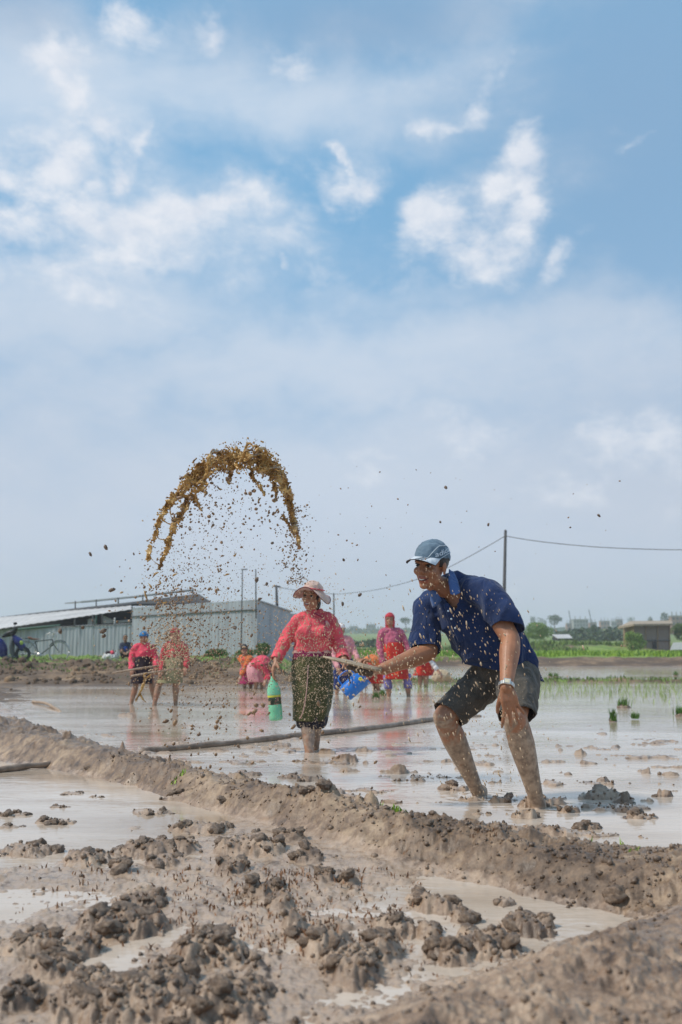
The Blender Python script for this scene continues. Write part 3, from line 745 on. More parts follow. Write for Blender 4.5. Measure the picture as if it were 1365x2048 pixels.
def hand(mb, wrist, d, n, side, curl=(.5, .5, .5, .5), spread=.10, thumb=(.55, .75, .25), tcurl=.4, k=1.0, fr=1.0):
    """palm, four fingers and a thumb as tapered chains; d = towards the fingers, n = out of the palm, side +1 left / -1 right"""
    d = nz(d); n = Vector(n); n = (n-d*n.dot(d)).normalized(); t = (n.cross(d) if side > 0 else d.cross(n)).normalized()
    W_ = Vector(wrist)
    offs = (.030, .010, -.0105, -.029); klen = (.088, .092, .086, .077)
    ph = ((.044, .026, .021), (.049, .030, .022), (.045, .028, .021), (.035, .021, .019)); rr = (.0092, .0096, .0090, .0080)
    for i in range(4):
        kn = W_+(d*klen[i]+t*offs[i])*k
        mb.tube([W_+(d*.004+t*offs[i]*.55)*k, W_+(d*klen[i]*.6+t*offs[i]*.92-n*.003)*k, kn], [.0145*k, .0145*k, .0118*k], 10)
        a = 0.0; p = kn; pts = [p]; side_d = nz(d+t*((1.5-i)*spread))
        for j, L in enumerate(ph[i]):
            a += curl[i]*(0.85, 1.1, .8)[j]
            p = p+(side_d*math.cos(a)+n*math.sin(a))*L*k; pts.append(p)
        mb.tube(pts, [rr[i]*k*fr*1.08, rr[i]*k*fr, rr[i]*.92*k*fr, rr[i]*.78*k*fr], 10, 2)
    mb.ell(W_+(d*.045+n*.004)*k, (.030*k, .050*k, .016*k), np.array([[t.x, d.x, n.x], [t.y, d.y, n.y], [t.z, d.z, n.z]]))
    td = nz(d*thumb[0]+t*thumb[1]+n*thumb[2]); b0 = W_+(d*.018+t*.020+n*.006)*k
    k1 = b0+td*.042*k; td2 = nz(td+d*tcurl+n*tcurl*.6); k2 = k1+td2*.034*k; k3 = k2+nz(td2+d*.3+n*tcurl*.5-t*.1)*.028*k
    mb.tube([b0, k1, k2, k3], [.0155*k, .0125*k*fr, .0105*k*fr, .0085*k*fr], 10, 2)

def limb(mb, a, b, c, ra, rb, rc, bulge=1.0, n=14):
    """upper and lower segment with muscle swell, tapering to the wrist or ankle"""
    a, b, c = Vector(a), Vector(b), Vector(c)
    mb.tube([a, a.lerp(b, .4), a.lerp(b, .8), b], [ra, ra*.97, (ra+rb*2)/3, rb], n, 2)
    mb.tube([b, b.lerp(c, .28), b.lerp(c, .6), b.lerp(c, .88), c], [rb, rb*1.06*bulge, (rb+rc)*.5*1.04, rc*1.04, rc], n, 2)
def foot(mb, an, d, k=1.0):
    d = nz((d[0], d[1], 0)); a = Vector(an)
    mb.tube([a+Vector((0, 0, .01))-d*.03*k, a-Vector((0, 0, .045*k))+d*.02*k, a-Vector((0, 0, .06*k))+d*.15*k], [.036*k, .040*k, .030*k], 12, 2)

def figure(loc, label, J, skin, group=None, k=1.0, voxel=.009, girth=1.0, hands=True, name='person', hc=(.55,)*4, parts=None, smile=True, legs=True):
    """one continuous body from the joints J (world points); returns the Empty and the head"""
    root = empty(name, loc, label, 'person', group)
    H_ = Head(J['head'], J['face'], J.get('roll', 0), k)
    mb = MB(); H_.prims(mb)
    nk = Vector(J['neck']); mb.tube([H_.w(0, -.02, -.03), H_.w(0, -.022, -.085), nk, nk+(Vector(J['pelvis'])-nk).normalized()*.06], [.050*k, .049*k, .056*k, .085*k], 14)
    pv = Vector(J['pelvis']); sl, sr = Vector(J['shL']), Vector(J['shR'])
    sx = (sl-sr).normalized(); ax = (nk-pv).normalized(); fw = sx.cross(ax)*-1
    if fw.dot(Vector(J['chest'])) < 0: fw = -fw
    hx = (Vector(J['hipL'])-Vector(J['hipR'])).normalized()
    g = girth; tg = J.get('torsog', .90)
    def sec(t, w, d, off=0): 
        X_ = (hx*(1-t)+sx*t).normalized(); return (pv.lerp(nk, t)+fw*off, X_*w*k*g*tg, fw*d*k*g*tg)
    mb.loft([sec(-.18, .10, .08), sec(-.1, .155, .115), sec(.05, .165, .12), sec(.3, .140, .105), sec(.55, .150, .110, .008), sec(.78, .160, .110, .006), sec(.92, .13, .085), sec(1.0, .06, .055)], 20, cap=True)
    for s_, sd in ((sl, 'L'), (sr, 'R')):
        mb.tube([nk-ax*.035*k, s_-ax*.012*k], [.052*k, .046*k*g], 12)
        el, wr = Vector(J['el'+sd]), Vector(J['wr'+sd]); ag = J.get('armg', 1.0)
        limb(mb, s_, el, wr, .050*k*g*ag, .040*k*ag, .028*k*ag, 1.05)
        if hands:
            hd = J.get('hand'+sd) or ((wr-el).normalized(), (0, .2, -1) if sd == 'L' else (0, .2, -1))
            hand(mb, wr+(wr-el).normalized()*.006, hd[0], hd[1], 1 if sd == 'L' else -1, *(hd[2:] if len(hd) > 2 else (hc,)), k=k)
        if legs:
            hp, kn, an = Vector(J['hip'+sd]), Vector(J['kn'+sd]), Vector(J['an'+sd])
            lg = J.get('legg', 1.0)
            limb(mb, hp, kn, an, .082*k*g, .056*k*lg, .034*k*lg, 1.03)
            foot(mb, an, J.get('foot'+sd, J['chest']), k)
    me = remesh(mb, voxel, 3); H_.finish(me)
    root['_tmp'] = 0; del root['_tmp']
    body = mobj('body', me, skin, root)
    H_.features(root, smile, detail=(voxel < .007))
    return root, H_
def garment(name, mb, mat_, parent, voxel=.009, it=4, fold=(.006, 14, (1, 1, .6)), cuts=(), thick=.004, seed=0, kill=None):
    me = remesh(mb, voxel, it)
    if fold: displace(me, folds(fold[0], fold[1], fold[2], seed))
    if kill is not None: kill_verts(me, kill(getv(me)))
    for c in cuts: cut(me, *c)
    me = solid(me, thick)
    return mobj(name, me, mat_, parent)
def skirt(name, secs, mat_, parent, nf=9, amp=.045, n=72, thick=.004, seed=0.0, sub=6):
    """hanging cloth: rings joined from waist to hem, folds deepening downwards"""
    cs = [np.concatenate([np.array(c), np.array(a), np.array(b)]) for c, a, b in secs]; cs = catmull(cs, sub)
    S = [(q[:3], q[3:6], q[6:9]) for q in cs]
    fo = lambda th, t: amp*(.25+t)*(math.sin(nf*th+seed+1.5*math.sin(3*t+seed))+.5*math.sin((nf*2-3)*th+2*seed+2*t))
    mb = MB(); mb.loft(S, n, fo); me = mb.mesh('cloth'); smooth(me); displace(me, folds(.006, 9, (1, 1, .5), seed+2)); me = solid(me, thick)
    return mobj(name, me, mat_, parent)
def scarf_head(H_, name, mat_, parent, drape=True, knot=False, voxel=.008, tail=None, low=-.02):
    mb = MB(); H_.ell(mb, 0, -.012, .040, (.088, .108, .096)); H_.ell(mb, 0, -.03, -.02, (.085, .088, .10))
    if drape:
        mb.tube([H_.w(0, -.05, -.02), H_.w(0, -.07, -.11), H_.w(0, -.085, -.19)], [.088*H_.k, .085*H_.k, .10*H_.k], 16, 2)
    me = remesh(mb, voxel, 3); displace(me, folds(.005, 18, (1, 1, .7)))
    q = H_.loc(getv(me))
    kill_verts(me, (q[:, 1] > .035) & (q[:, 2] < .046+.25*np.abs(q[:, 0])*0) & (np.abs(q[:, 0]) < .072) | (q[:, 2] < (low if not drape else -9)))
    me = solid(me, .004); return mobj(name, me, mat_, parent)
# ---------------------------------------------------------------- the man in the blue shirt
BLUE = cloth_material('shirt_blue', (.010, .026, .086), 300, .35, ((.30, .22, .15), .15))
COLLAR = cloth_material('collar_blue', (.060, .115, .27), 420, .25)
KHAKI = cloth_material('shorts_khaki', (.085, .074, .060), 300, .3, ((.34, .26, .17), .8))
CAPC = cloth_material('cap_cloth', (.125, .185, .24), 320, .25); CAPW = cloth_material('cap_white', (.58, .62, .66), 320, .12)
CAPD = cloth_material('cap_under', (.045, .030, .030), 320, .2); CAPL = flat('cap_print', (.62, .70, .76), .6); CAPS = flat('cap_stripe', (.03, .06, .085), .6)
STEEL = flat('watch_steel', (.62, .60, .56), .3, .85); DIAL = flat('watch_dial', (.66, .58, .42), .4)
def U(px, py, Y): return P(px, py, Y)
mJ = dict(head=U(863, 1131, 5.26), face=(-.58, -.80, -.13), roll=-.13, neck=U(902, 1180, 5.36), chest=(-.62, -.75, -.2),
          pelvis=U(1008, 1335, 5.52), shL=U(972, 1192, 5.24), shR=U(858, 1216, 5.50),
          elL=U(1022, 1278, 5.08), wrL=U(1013, 1374, 4.90), elR=U(858, 1304, 5.36), wrR=U(768, 1338, 5.24),
          hipL=U(1036, 1345, 5.44), hipR=U(985, 1343, 5.58), knL=U(1030, 1436, 5.07), anL=U(1077, 1612, 5.20), knR=U(889, 1434, 5.40), anR=U(958, 1588, 5.62),
          footL=(-.3, -1, 0), footR=(-.6, -1, 0), armg=1.12, legg=1.03, torsog=.80)
mJ['handL'] = ((.24, .03, -.97), (.03, .98, .10), (.16, .20, .24, .30), .26, (.75, .5, .35), .25)
mJ['handR'] = ((-.94, -.12, -.10), (-.10, .35, .93), (1.15, 1.2, 1.25, 1.3), .03, (.75, .45, .55), .55)
MAN, mH = figure(U(1010, 1598, 5.35) * 1 if False else Vector((U(1010, 1598, 5.35).x, 5.35, 0.0)), 'crouching man in navy shirt and grey cap holding a flat wooden board', mJ, SKIN_M, k=1.06, voxel=.0048, girth=1.0)
# shirt
def sh(px, py, Y, w_, d_):
    X_ = Vector((.80, -.56, .20)).normalized(); ax = (U(902, 1180, 5.36)-U(1008, 1335, 5.52)).normalized(); X_ = (X_-ax*X_.dot(ax)).normalized()
    D_ = X_.cross(ax).normalized(); return (U(px, py, Y), X_*w_, D_*d_)
mb = MB()
mb.loft([sh(1058, 1452, 5.53, .18, .150), sh(1034, 1408, 5.52, .185, .155), sh(1016, 1372, 5.50, .192, .160), sh(1008, 1345, 5.49, .195, .162), sh(990, 1308, 5.46, .188, .152), sh(966, 1262, 5.42, .185, .150), sh(942, 1224, 5.40, .192, .142), sh(921, 1197, 5.38, .175, .112), sh(908, 1182, 5.36, .10, .078), sh(901, 1172, 5.36, .066, .064)], 28, cap=True)
mb.tube([U(901, 1166, 5.37), U(934, 1176, 5.37)], [.056, .068], 16, 2)
mb.tube([U(930, 1186, 5.36), U(972, 1192, 5.24), U(1003, 1228, 5.15), U(1022, 1270, 5.10)], [.080, .086, .077, .070], 18, 3)
mb.tube([U(893, 1200, 5.44), U(860, 1218, 5.50), U(851, 1262, 5.43), U(853, 1314, 5.36)], [.078, .078, .073, .070], 18, 3)
shL_end = U(1015, 1256, 5.12); shR_end = U(853, 1300, 5.38)
def vneck(v):
    nk = np.array(U(888, 1186, 5.22)); tip = np.array(U(893, 1214, 5.20)); ax_ = tip-nk; L_ = np.linalg.norm(ax_); ax_ = ax_/L_
    q = v-nk; t_ = q @ ax_; s_ = np.array((.80, -.56, .2)); s_ = s_-ax_*(s_ @ ax_); s_ /= np.linalg.norm(s_); l_ = np.abs(q @ s_)
    front = v[:, 1] < 5.33
    return (t_ < L_) & (t_ > -.05) & (l_ < np.minimum(.050, .050*(1-t_/L_))) & front & (v[:, 2] > tip[2]-.02)
shirt = garment('shirt', mb, BLUE, MAN, .006, 4, (.017, 8, (1, 1, .6)), [
    (shL_end, (U(1022, 1290, 5.08)-U(1003, 1228, 5.15)).normalized()*1.0+Vector((-.25, 0, .0)), shL_end, .16),
    (shR_end, (U(853, 1314, 5.36)-U(852, 1262, 5.43)).normalized(), shR_end, .14),
    (U(1003, 1344, 5.50), (-.22, 0, -1.0), U(1020, 1400, 5.5), .38)], .004, 3.0, vneck)
# collar leaves, placket and buttons
def leaf(name, pts, mat_, parent, th=.004):
    mb = MB(); V = [Vector(p) for p in pts]; mb.add(V, [tuple(range(len(V)))]); me = mb.mesh('leaf'); 
    bm = bmesh.new(); bm.from_mesh(me); bmesh.ops.triangulate(bm, faces=bm.faces[:]); bmesh.ops.subdivide_edges(bm, edges=bm.edges[:], cuts=3, use_grid_fill=True); bm.to_mesh(me); bm.free(); smooth(me)
    displace(me, folds(.003, 20)); me = solid(me, th); return mobj(name, me, mat_, parent)
leaf('collar', [U(898, 1139, 5.33), U(908, 1144, 5.32), U(917, 1163, 5.27), U(921, 1186, 5.195), U(910, 1190, 5.175), U(901, 1188, 5.175), U(897, 1160, 5.235)], COLLAR, MAN)
leaf('collar', [U(861, 1179, 5.29), U(872, 1182, 5.25), U(884, 1200, 5.215), U(876, 1210, 5.235), U(866, 1216, 5.27), U(862, 1200, 5.29)], COLLAR, MAN)
mb = MB(); mb.tube([U(894, 1212, 5.213), U(899, 1228, 5.212), U(908, 1250, 5.225), U(921, 1280, 5.250)], [.014]*4, 10, 3, flat=.25, up=(-.5, -.85, .2)); mb.build('placket', BLUE, MAN)
for p in ((897, 1222, 5.196), (903, 1238, 5.203), (911, 1256, 5.219)):
    mb = MB(); mb.ell(U(*p), .0055, None, 8, 6); mb.build('button', CAPL, MAN)
# shorts
mb = MB(); pv = U(1008, 1340, 5.52)
mb.ell(pv, (.175, .150, .12)); 
mb.tube([U(990, 1345, 5.58), U(945, 1388, 5.49), U(884, 1442, 5.40)], [.112, .100, .084], 18, 3)
mb.tube([U(1036, 1348, 5.44), U(1036, 1392, 5.24), U(1031, 1452, 5.06)], [.118, .106, .088], 18, 3)
eR = U(899, 1431, 5.41); eL = U(1031, 1427, 5.10)
garment('shorts', mb, KHAKI, MAN, .0075, 4, (.007, 12, (1, 1, 1)), [
    (eR, (U(885, 1437, 5.38)-U(950, 1384, 5.50)).normalized()+Vector((0, 0, -.25)), eR, .2), (eL, Vector((0, -.55, -.8)), eL+Vector((0, 0, -.03)), .25)], .005, 8.0)
# hair under the cap
mb = MB(); mH.ell(mb, 0, -.016, .028, (.0775, .094, .084)); me = remesh(mb, .005, 2); q_ = mH.loc(getv(me))
kill_verts(me, (q_[:, 2] < -.005-.45*(-q_[:, 1]).clip(0, .08)) | ((q_[:, 1] > .030) & (q_[:, 2] < .045)) | (q_[:, 2] > .08)); mobj('hair', solid(me, .003), HAIR, MAN)
# cap: crown, brim, piping, print and stripes
mb = MB(); mH.ell(mb, 0, -.010, .042, (.0835, .104, .090)); me = remesh(mb, .005, 2); displace(me, folds(.0022, 26)); 
q_ = mH.loc(getv(me)); kill_verts(me, q_[:, 2] < .040-.10*(-.01-q_[:, 1]).clip(-.1, .03)*0-.32*(-.02-q_[:, 1]).clip(0, .08)); me = solid(me, .004)
CAP = mobj('cap', me, CAPC, MAN)
def brim_pt(u, v):      # u -1..1 across, v 0 (at the forehead) .. 1 (rim)
    a = u*1.12; r0x, r0y = .083, .094
    x = r0x*math.sin(a)*(1+.08*v); y = -.010+r0y*math.cos(a)+v*.088*math.cos(a*.62)
    z = .050-.012*v-.016*(u*u)*(.3+v*1.0)+.005*math.sin(3*u+1)*v; return mH.w(x, y, z)
nu, nv = 28, 8; Vv = [brim_pt(-1+2*i/nu, j/nv) for j in range(nv+1) for i in range(nu+1)]
Fv = [(j*(nu+1)+i, j*(nu+1)+i+1, (j+1)*(nu+1)+i+1, (j+1)*(nu+1)+i) for j in range(nv) for i in range(nu)]
def plate(V, F, off):
    n_ = len(V); return [Vector(p)+off for p in V]+[Vector(p)-off for p in V]
mb = MB(); mb.add(Vv, Fv); me = mb.mesh('brim'); smooth(me)
bo = mobj('brim', me, CAPW, CAP)
mb = MB(); mb.add([Vector(p)-mH.u*.0035 for p in Vv], Fv); u_ = mb.build('brim_underside', CAPD, bo)
rim = [brim_pt(-1+2*i/40, 1.0)-mH.u*.0018 for i in range(41)]; mb = MB(); mb.tube(rim, [.0026]*41, 8); mb.build('brim_edge', CAPD, bo)
for u0 in (.16, .30, .44):
    mb = MB(); V = []
    for j in range(7):
        for du in (-.028, .028): V.append(brim_pt(u0+du-.10*j/6, .16+.78*j/6)+mH.u*.0016)
    mb.add(V, [(2*j, 2*j+1, 2*j+3, 2*j+2) for j in range(6)]); mb.build('stripe', CAPS, bo)
def crown_pt(a, z, off=.0025):   # a: 0 front .. 90 deg = his left side .. 180 back
    zz = (z-.042)/.090; r_ = math.sqrt(max(0, 1-zz*zz)); return mH.w((.0835*r_+off)*math.sin(R(a)), -.010+(.104*r_+off)*math.cos(R(a)), z+off*zz)
for cv in ([(18+2*i, .040+.062*math.sin(min(1, i/24)*1.5)) for i in range(42)], [(52+2.2*i, .036+.030*math.sin(min(1, i/26)*1.57)) for i in range(40)]):
    mb = MB(); mb.tube([crown_pt(a, z, .003) for a, z in cv], [.0016]*len(cv), 6); mb.build('piping', CAPL, CAP)
tc_ = bpy.data.curves.new('txt', 'FONT'); tc_.body = 'adidas'; tc_.size = 1.0; tc_.extrude = 0; tc_.resolution_u = 4; tc_.offset = .012
to_ = bpy.data.objects.new('txt', tc_); link(to_); dg = bpy.context.evaluated_depsgraph_get(); dg.update()
tm = bpy.data.meshes.new_from_object(to_.evaluated_get(dg)); bpy.data.objects.remove(to_)
bm = bmesh.new(); bm.from_mesh(tm); bmesh.ops.triangulate(bm, faces=bm.faces[:]); bmesh.ops.subdivide_edges(bm, edges=[e for e in bm.edges if e.calc_length() > .12], cuts=2); bmesh.ops.triangulate(bm, faces=bm.faces[:]); bm.to_mesh(tm); bm.free()
tv = getv(tm); x0, x1 = tv[:, 0].min(), tv[:, 0].max()
tv = np.array([tuple(crown_pt(44+72*(x-x0)/(x1-x0), .050+.030*(x-x0)/(x1-x0)+.034*y, .0042)) for x, y, z in tv]); setv(tm, tv); smooth(tm)
mobj('lettering', tm, CAPL, CAP)
# wrist watch
wr = mJ['wrL']; wd = (mJ['wrL']-mJ['elL']).normalized(); wc_ = wr-wd*.004
mb = MB(); sA, uA = frame_from(wd, (0, -1, 0)); 
for i in range(18):
    t_ = 2*math.pi*i/18; rd = sA*math.cos(t_)+uA*math.sin(t_); tg = wd.cross(rd)
    Mx = np.array([[tg.x, wd.x, rd.x], [tg.y, wd.y, rd.y], [tg.z, wd.z, rd.z]])
    mb.box(wc_+rd*.0375, (.0118, .019, .0045), Mx)
WAT = mb.build('watch', STEEL, MAN, sm=False)
fdir = nz(Vector((-.12, -1, .12))); fdir = (fdir-wd*fdir.dot(wd)).normalized(); tg = wd.cross(fdir); Mx = np.array([[tg.x, wd.x, fdir.x], [tg.y, wd.y, fdir.y], [tg.z, wd.z, fdir.z]])
mb = MB(); mb.box(wc_+fdir*.041, (.034, .030, .008), Mx); mb.build('watch_case', STEEL, WAT, sm=False)
mb = MB(); mb.box(wc_+fdir*.0455, (.024, .021, .002), Mx); mb.build('watch_dial', DIAL, WAT, sm=False)
# the flat wooden board in his right hand
WOOD = pmat('board_wood', [(.3, (.23, .165, .10)), (.7, (.46, .36, .245))], 9, 6, (.5, .75), .3, 60, stretch=(1, 6, 6))
DARKBROWN = pmat('dark_brown', [(.3, (.05, .033, .02)), (.7, (.13, .088, .055))], 16, 5, (.25, .5), .4, 40)
bl = [(646, 1313, .004, .012), (668, 1318, .0085, .045), (700, 1325, .011, .062), (732, 1333, .0125, .062), (746, 1337, .012, .045), (764, 1340, .011, .022)]
mb = MB(); mb.loft([(U(px, py, 5.20), Vector((0, w_, .10*w_)), Vector((.02*t_, 0, t_))) for px, py, t_, w_ in bl], 16, cap=True)
me = mb.mesh('board'); smooth(me); BOARD = mobj('wooden_board', me, WOOD); tag(BOARD, 'pale flat wooden board held out in the right hand of the crouching man', 'board')
mb = MB(); mb.tube([U(700, 1334, 5.19), U(716, 1338, 5.18), U(738, 1345, 5.19)], [.014, .022, .020], 10, 2); me = remesh(mb, .005, 2); displace(me, folds(.006, 40)); mobj('dark_lump', me, DARKBROWN, BOARD)  # dark brown lump on the underside of the board
# ---------------------------------------------------------------- the woman with the hat, the bottle and the jug
PINK = cloth_material('cardigan_pink', (.66, .085, .108), 190, .28, ((.74, .36, .30), .9))
SASH = cloth_material('sash_magenta', (.20, .010, .060), 260, .35)
OLIVE = cloth_material('skirt_olive', (.058, .060, .020), 200, .35, ((.40, .32, .17), 1.25))
BLACKC = cloth_material('petticoat_black', (.016, .012, .018), 220, .4, ((.26, .22, .22), 1.6))
HATC = cloth_material('hat_beige', (.58, .40, .33), 240, .2); HATP = cloth_material('hat_band', (.62, .075, .11), 260, .25); HATU = cloth_material('hat_lining', (.50, .37, .33), 240, .2); HATE = cloth_material('hat_edge', (.12, .012, .02), 240, .2)
TRIM = cloth_material('undershirt_trim', (.56, .33, .30), 240, .2)
WY = 8.05
def Q(px, py, dy=0.0): return P(px, py, WY+dy)
wJ = dict(head=Q(624, 1194, -.02), face=(-.36, -.93, .02), roll=-.10, neck=Q(629, 1228, .03), chest=(-.15, -1, 0), pelvis=Q(626, 1335, .03), shL=Q(664, 1244, .0), shR=Q(596, 1244, .0),
          elL=Q(678, 1284, .02), wrL=Q(689, 1322, -.16), elR=Q(574, 1278, .02), wrR=Q(553, 1321, -.09), hipL=Q(643, 1340, .02), hipR=Q(608, 1340, .02),
          knL=Q(630, 1428, -.06), anL=Q(630, 1512, .12), knR=Q(615, 1432, -.05), anR=Q(620, 1520, -.16), footL=(.1, -1, 0), footR=(-.1, -1, 0), armg=1.0)
wJ['handR'] = ((-.30, -.22, -.93), (.90, .20, -.20), (.42, .48, .5, .55), .02, (.65, .6, .5), .5)
wJ['handL'] = ((.35, -.45, -.85), (-.80, -.3, -.30), (.9, .95, 1.0, 1.05), .0, (.65, .6, .5), .5)
WOM, wH = figure(Vector((Q(621, 1510).x, WY, 0)), 'woman in floppy beige hat, pink cardigan and olive skirt carrying bottle and jug', wJ, SKIN_W, k=.94, voxel=.0065, girth=1.06)
mb = MB(); X_ = Vector((1, .05, 0)); D_ = Vector((0, 1, 0))
def ws(px, py, w_, d_, dy=0): return (Q(px, py, .03+dy), X_*w_, D_*d_)
mb.loft([ws(624, 1312, .148, .125), ws(625, 1302, .150, .128), ws(627, 1285, .148, .128, -.01), ws(628, 1266, .158, .135, -.02), ws(629, 1248, .158, .122), ws(629, 1234, .125, .09), ws(630, 1225, .075, .072), ws(630, 1219, .060, .06)], 26, cap=True)
for q_ in (-1, 1): mb.ell(Q(627+q_*17, 1267, -.085), (.070, .062, .066))
for a in ((648, 1238, 661, 1246, 677, 1284, 688, 1324), (610, 1238, 596, 1246, 573, 1279, 551, 1326)):
    dyw = -.16 if a[0] > 630 else -.08
    mb.tube([Q(a[0], a[1], .02), Q(a[2], a[3]), Q(a[4], a[5], .02), Q(a[6], a[7], dyw)], [.062, .062, .052, .046], 16, 3)
eR = Q(555, 1318, -.08); eL = Q(690, 1315, -.14)
garment('cardigan', mb, PINK, WOM, .0085, 3, (.0075, 16, (1, 1, 1)), [(eR, (Q(551, 1326, -.08)-Q(573, 1279, .02)).normalized(), eR, .11), (eL, (Q(691, 1324, -.16)-Q(684, 1284, .02)).normalized(), eL, .11), (Q(625, 1304, .03), (0, 0, -1), Q(625, 1315, .03), .22)], .005, 5.0)
# seams of the wrapped front, cord ties
mb = MB(); mb.tube([Q(629, 1226, -.05), Q(640, 1232, -.085), Q(650, 1240, -.10), Q(650, 1256, -.135), Q(649, 1270, -.145), Q(660, 1279, -.10)], [.0035]*6, 6, 3); mb.build('front_seam', SASH, WOM)
for a in ((654, 1242, 660, 1252), (652, 1243, 657, 1256)):
    mb = MB(); mb.tube([Q(a[0], a[1], -.105), Q((a[0]+a[2])/2, (a[1]+a[3])/2, -.118), Q(a[2], a[3], -.11)], [.004, .006, .003], 6, 2); mb.build('tie', TRIM, WOM)
skirt('trim', [ws(624, 1301, .150, .130), ws(624, 1306, .154, .134)], TRIM, WOM, 9, .008, 60, .003, 1.0, 4)
skirt('sash', [ws(624, 1301, .146, .126), ws(624, 1309, .151, .131), ws(624, 1319, .152, .134)], SASH, WOM, 7, .03, 60, .006, 2.0, 4)
skirt('petticoat', [ws(626, 1400, .12, .11), ws(625, 1430, .125, .12, -.04), ws(624, 1449, .112, .11, -.06), ws(623, 1456, .095, .10, -.06)], BLACKC, WOM, 11, .06, 72, .004, 4.0)
skirt('skirt', [ws(624, 1313, .150, .132), ws(624, 1335, .158, .142), ws(625, 1362, .163, .148), ws(625, 1390, .160, .145, -.02), ws(623, 1420, .146, .136, -.04), ws(620, 1441, .128, .122, -.06)], OLIVE, WOM, 7, .04, 80, .005, 1.3)
mb = MB(); mb.tube([Q(617, 1331, -.135), Q(615, 1365, -.145), Q(612, 1395, -.155), Q(606, 1425, -.15), Q(600, 1437, -.13)], [.0035]*5, 6, 4); mb.build('skirt_hem', TRIM, WOM)
# hair and hat
mb = MB(); wH.ell(mb, 0, -.016, .022, (.080, .096, .086)); wH.ell(mb, .045, -.03, -.05, (.030, .040, .06)); me = remesh(mb, .006, 2); q_ = wH.loc(getv(me))
kill_verts(me, ((q_[:, 1] > .040) & (q_[:, 2] < .050)) | (q_[:, 2] > .09)); mobj('hair', solid(me, .003), HAIR, WOM)
mb = MB(); wH.ell(mb, 0, -.012, .050, (.090, .108, .092)); me = remesh(mb, .007, 2); displace(me, folds(.004, 18)); q_ = wH.loc(getv(me)); kill_verts(me, q_[:, 2] < .045); HAT = mobj('hat', solid(me, .004), HATC, WOM)
def hat_pt(a, v, off=0.0):
    x = math.sin(a); y = math.cos(a)            # a: 0 front, + his/her left
    r0 = .089+.002; r = r0+v*.075*(1+.10*math.sin(2*a+1))
    z = .058-v*(.030+.050*abs(math.sin(a-.15))**1.5)+v*(.030*max(0, math.cos(a+.35))**2)+v*v*.014*math.sin(3*a+.6)
    if v > .6: z += (v-.6)*.035*math.sin(2*a+2.2)
    return wH.w(r*x, (r*1.15-.010)*y-.006, z+off)
NA = 72; bv_ = [hat_pt(2*math.pi*i/NA, j/10) for j in range(11) for i in range(NA)]; bf_ = [(j*NA+i, j*NA+(i+1) % NA, (j+1)*NA+(i+1) % NA, (j+1)*NA+i) for j in range(10) for i in range(NA)]
mb = MB(); mb.add(bv_, bf_); me = mb.mesh('b'); smooth(me); BR = mobj('brim', me, HATC, HAT)
mb = MB(); mb.add([Vector(p)-wH.u*.004 for p in bv_], bf_); mb.build('brim_lining', HATU, BR)
mb = MB(); mb.tube([hat_pt(2*math.pi*i/NA, 1.0) for i in range(NA+1)], [.0035]*(NA+1), 6); mb.build('brim_edge', HATE, BR)
mb = MB(); mb.tube([hat_pt(2*math.pi*i/NA, .02, .010) for i in range(NA+1)], [.013]*(NA+1), 8, flat=.35, up=wH.u); me = mb.mesh('b'); smooth(me); mobj('hat_band', me, HATP, HAT)
# the green bottle hanging from her right hand
BOT = pmat('bottle_green', [(.3, (.20, .62, .36)), (.7, (.29, .74, .47))], 10, 3, (.16, .3), sub=.15, trans=.12)
BCAP = flat('bottle_cap', (.01, .035, .018), .4)
b0, b1 = Q(545, 1346, -.115), Q(553, 1441, -.115); axb = (b1-b0); Lb = axb.length; axb.normalize()
BE = empty('bottle', b1, 'mint green plastic bottle with dark label in the hand of the hat woman', 'bottle')
prof = [(.0005, .020), (.014, .020), (.0145, .035), (.022, .055), (.038, .085), (.0505, .125), (.0535, .16), (.0535, .165), (.0515, .170), (.0515, .245), (.0535, .250), (.0525, .28), (.0535, .31), (.052, .335), (.0535, .355), (.050, Lb-.008), (.040, Lb), (.0005, Lb-.004)]
MB().lathe(b0, axb, prof, 28).build('bottle_body', BOT, BE)
MB().lathe(b0, axb, [(.0005, -.004), (.0165, -.004), (.0175, .0), (.0175, .019), (.0165, .021), (.0005, .021)], 20).build('bottle_cap', BCAP, BE)
m, t, b = mat_new('bottle_label'); co = t.new('ShaderNodeTexCoord').outputs['Object']
c = t.ramp(t.noise(co, 28, 3, .5), [(.40, (.020, .030, .018)), (.50, (.05, .09, .05)), (.58, (.34, .12, .10)), (.66, (.48, .44, .30))]); t.put(b.inputs['Base Color'], c); b.inputs['Roughness'].default_value = .35; LAB = m
LB = MB().lathe(b0, axb, [(.0520, .171), (.0526, .172), (.0526, .243), (.0520, .244)], 28).build('bottle_label', LAB, BE)
MB().lathe(b0, axb, [(.0527, .172), (.0531, .173), (.0531, .186), (.0527, .187)], 28).build('label_stripe', flat('label_yellow', (.62, .60, .06), .4), LB)
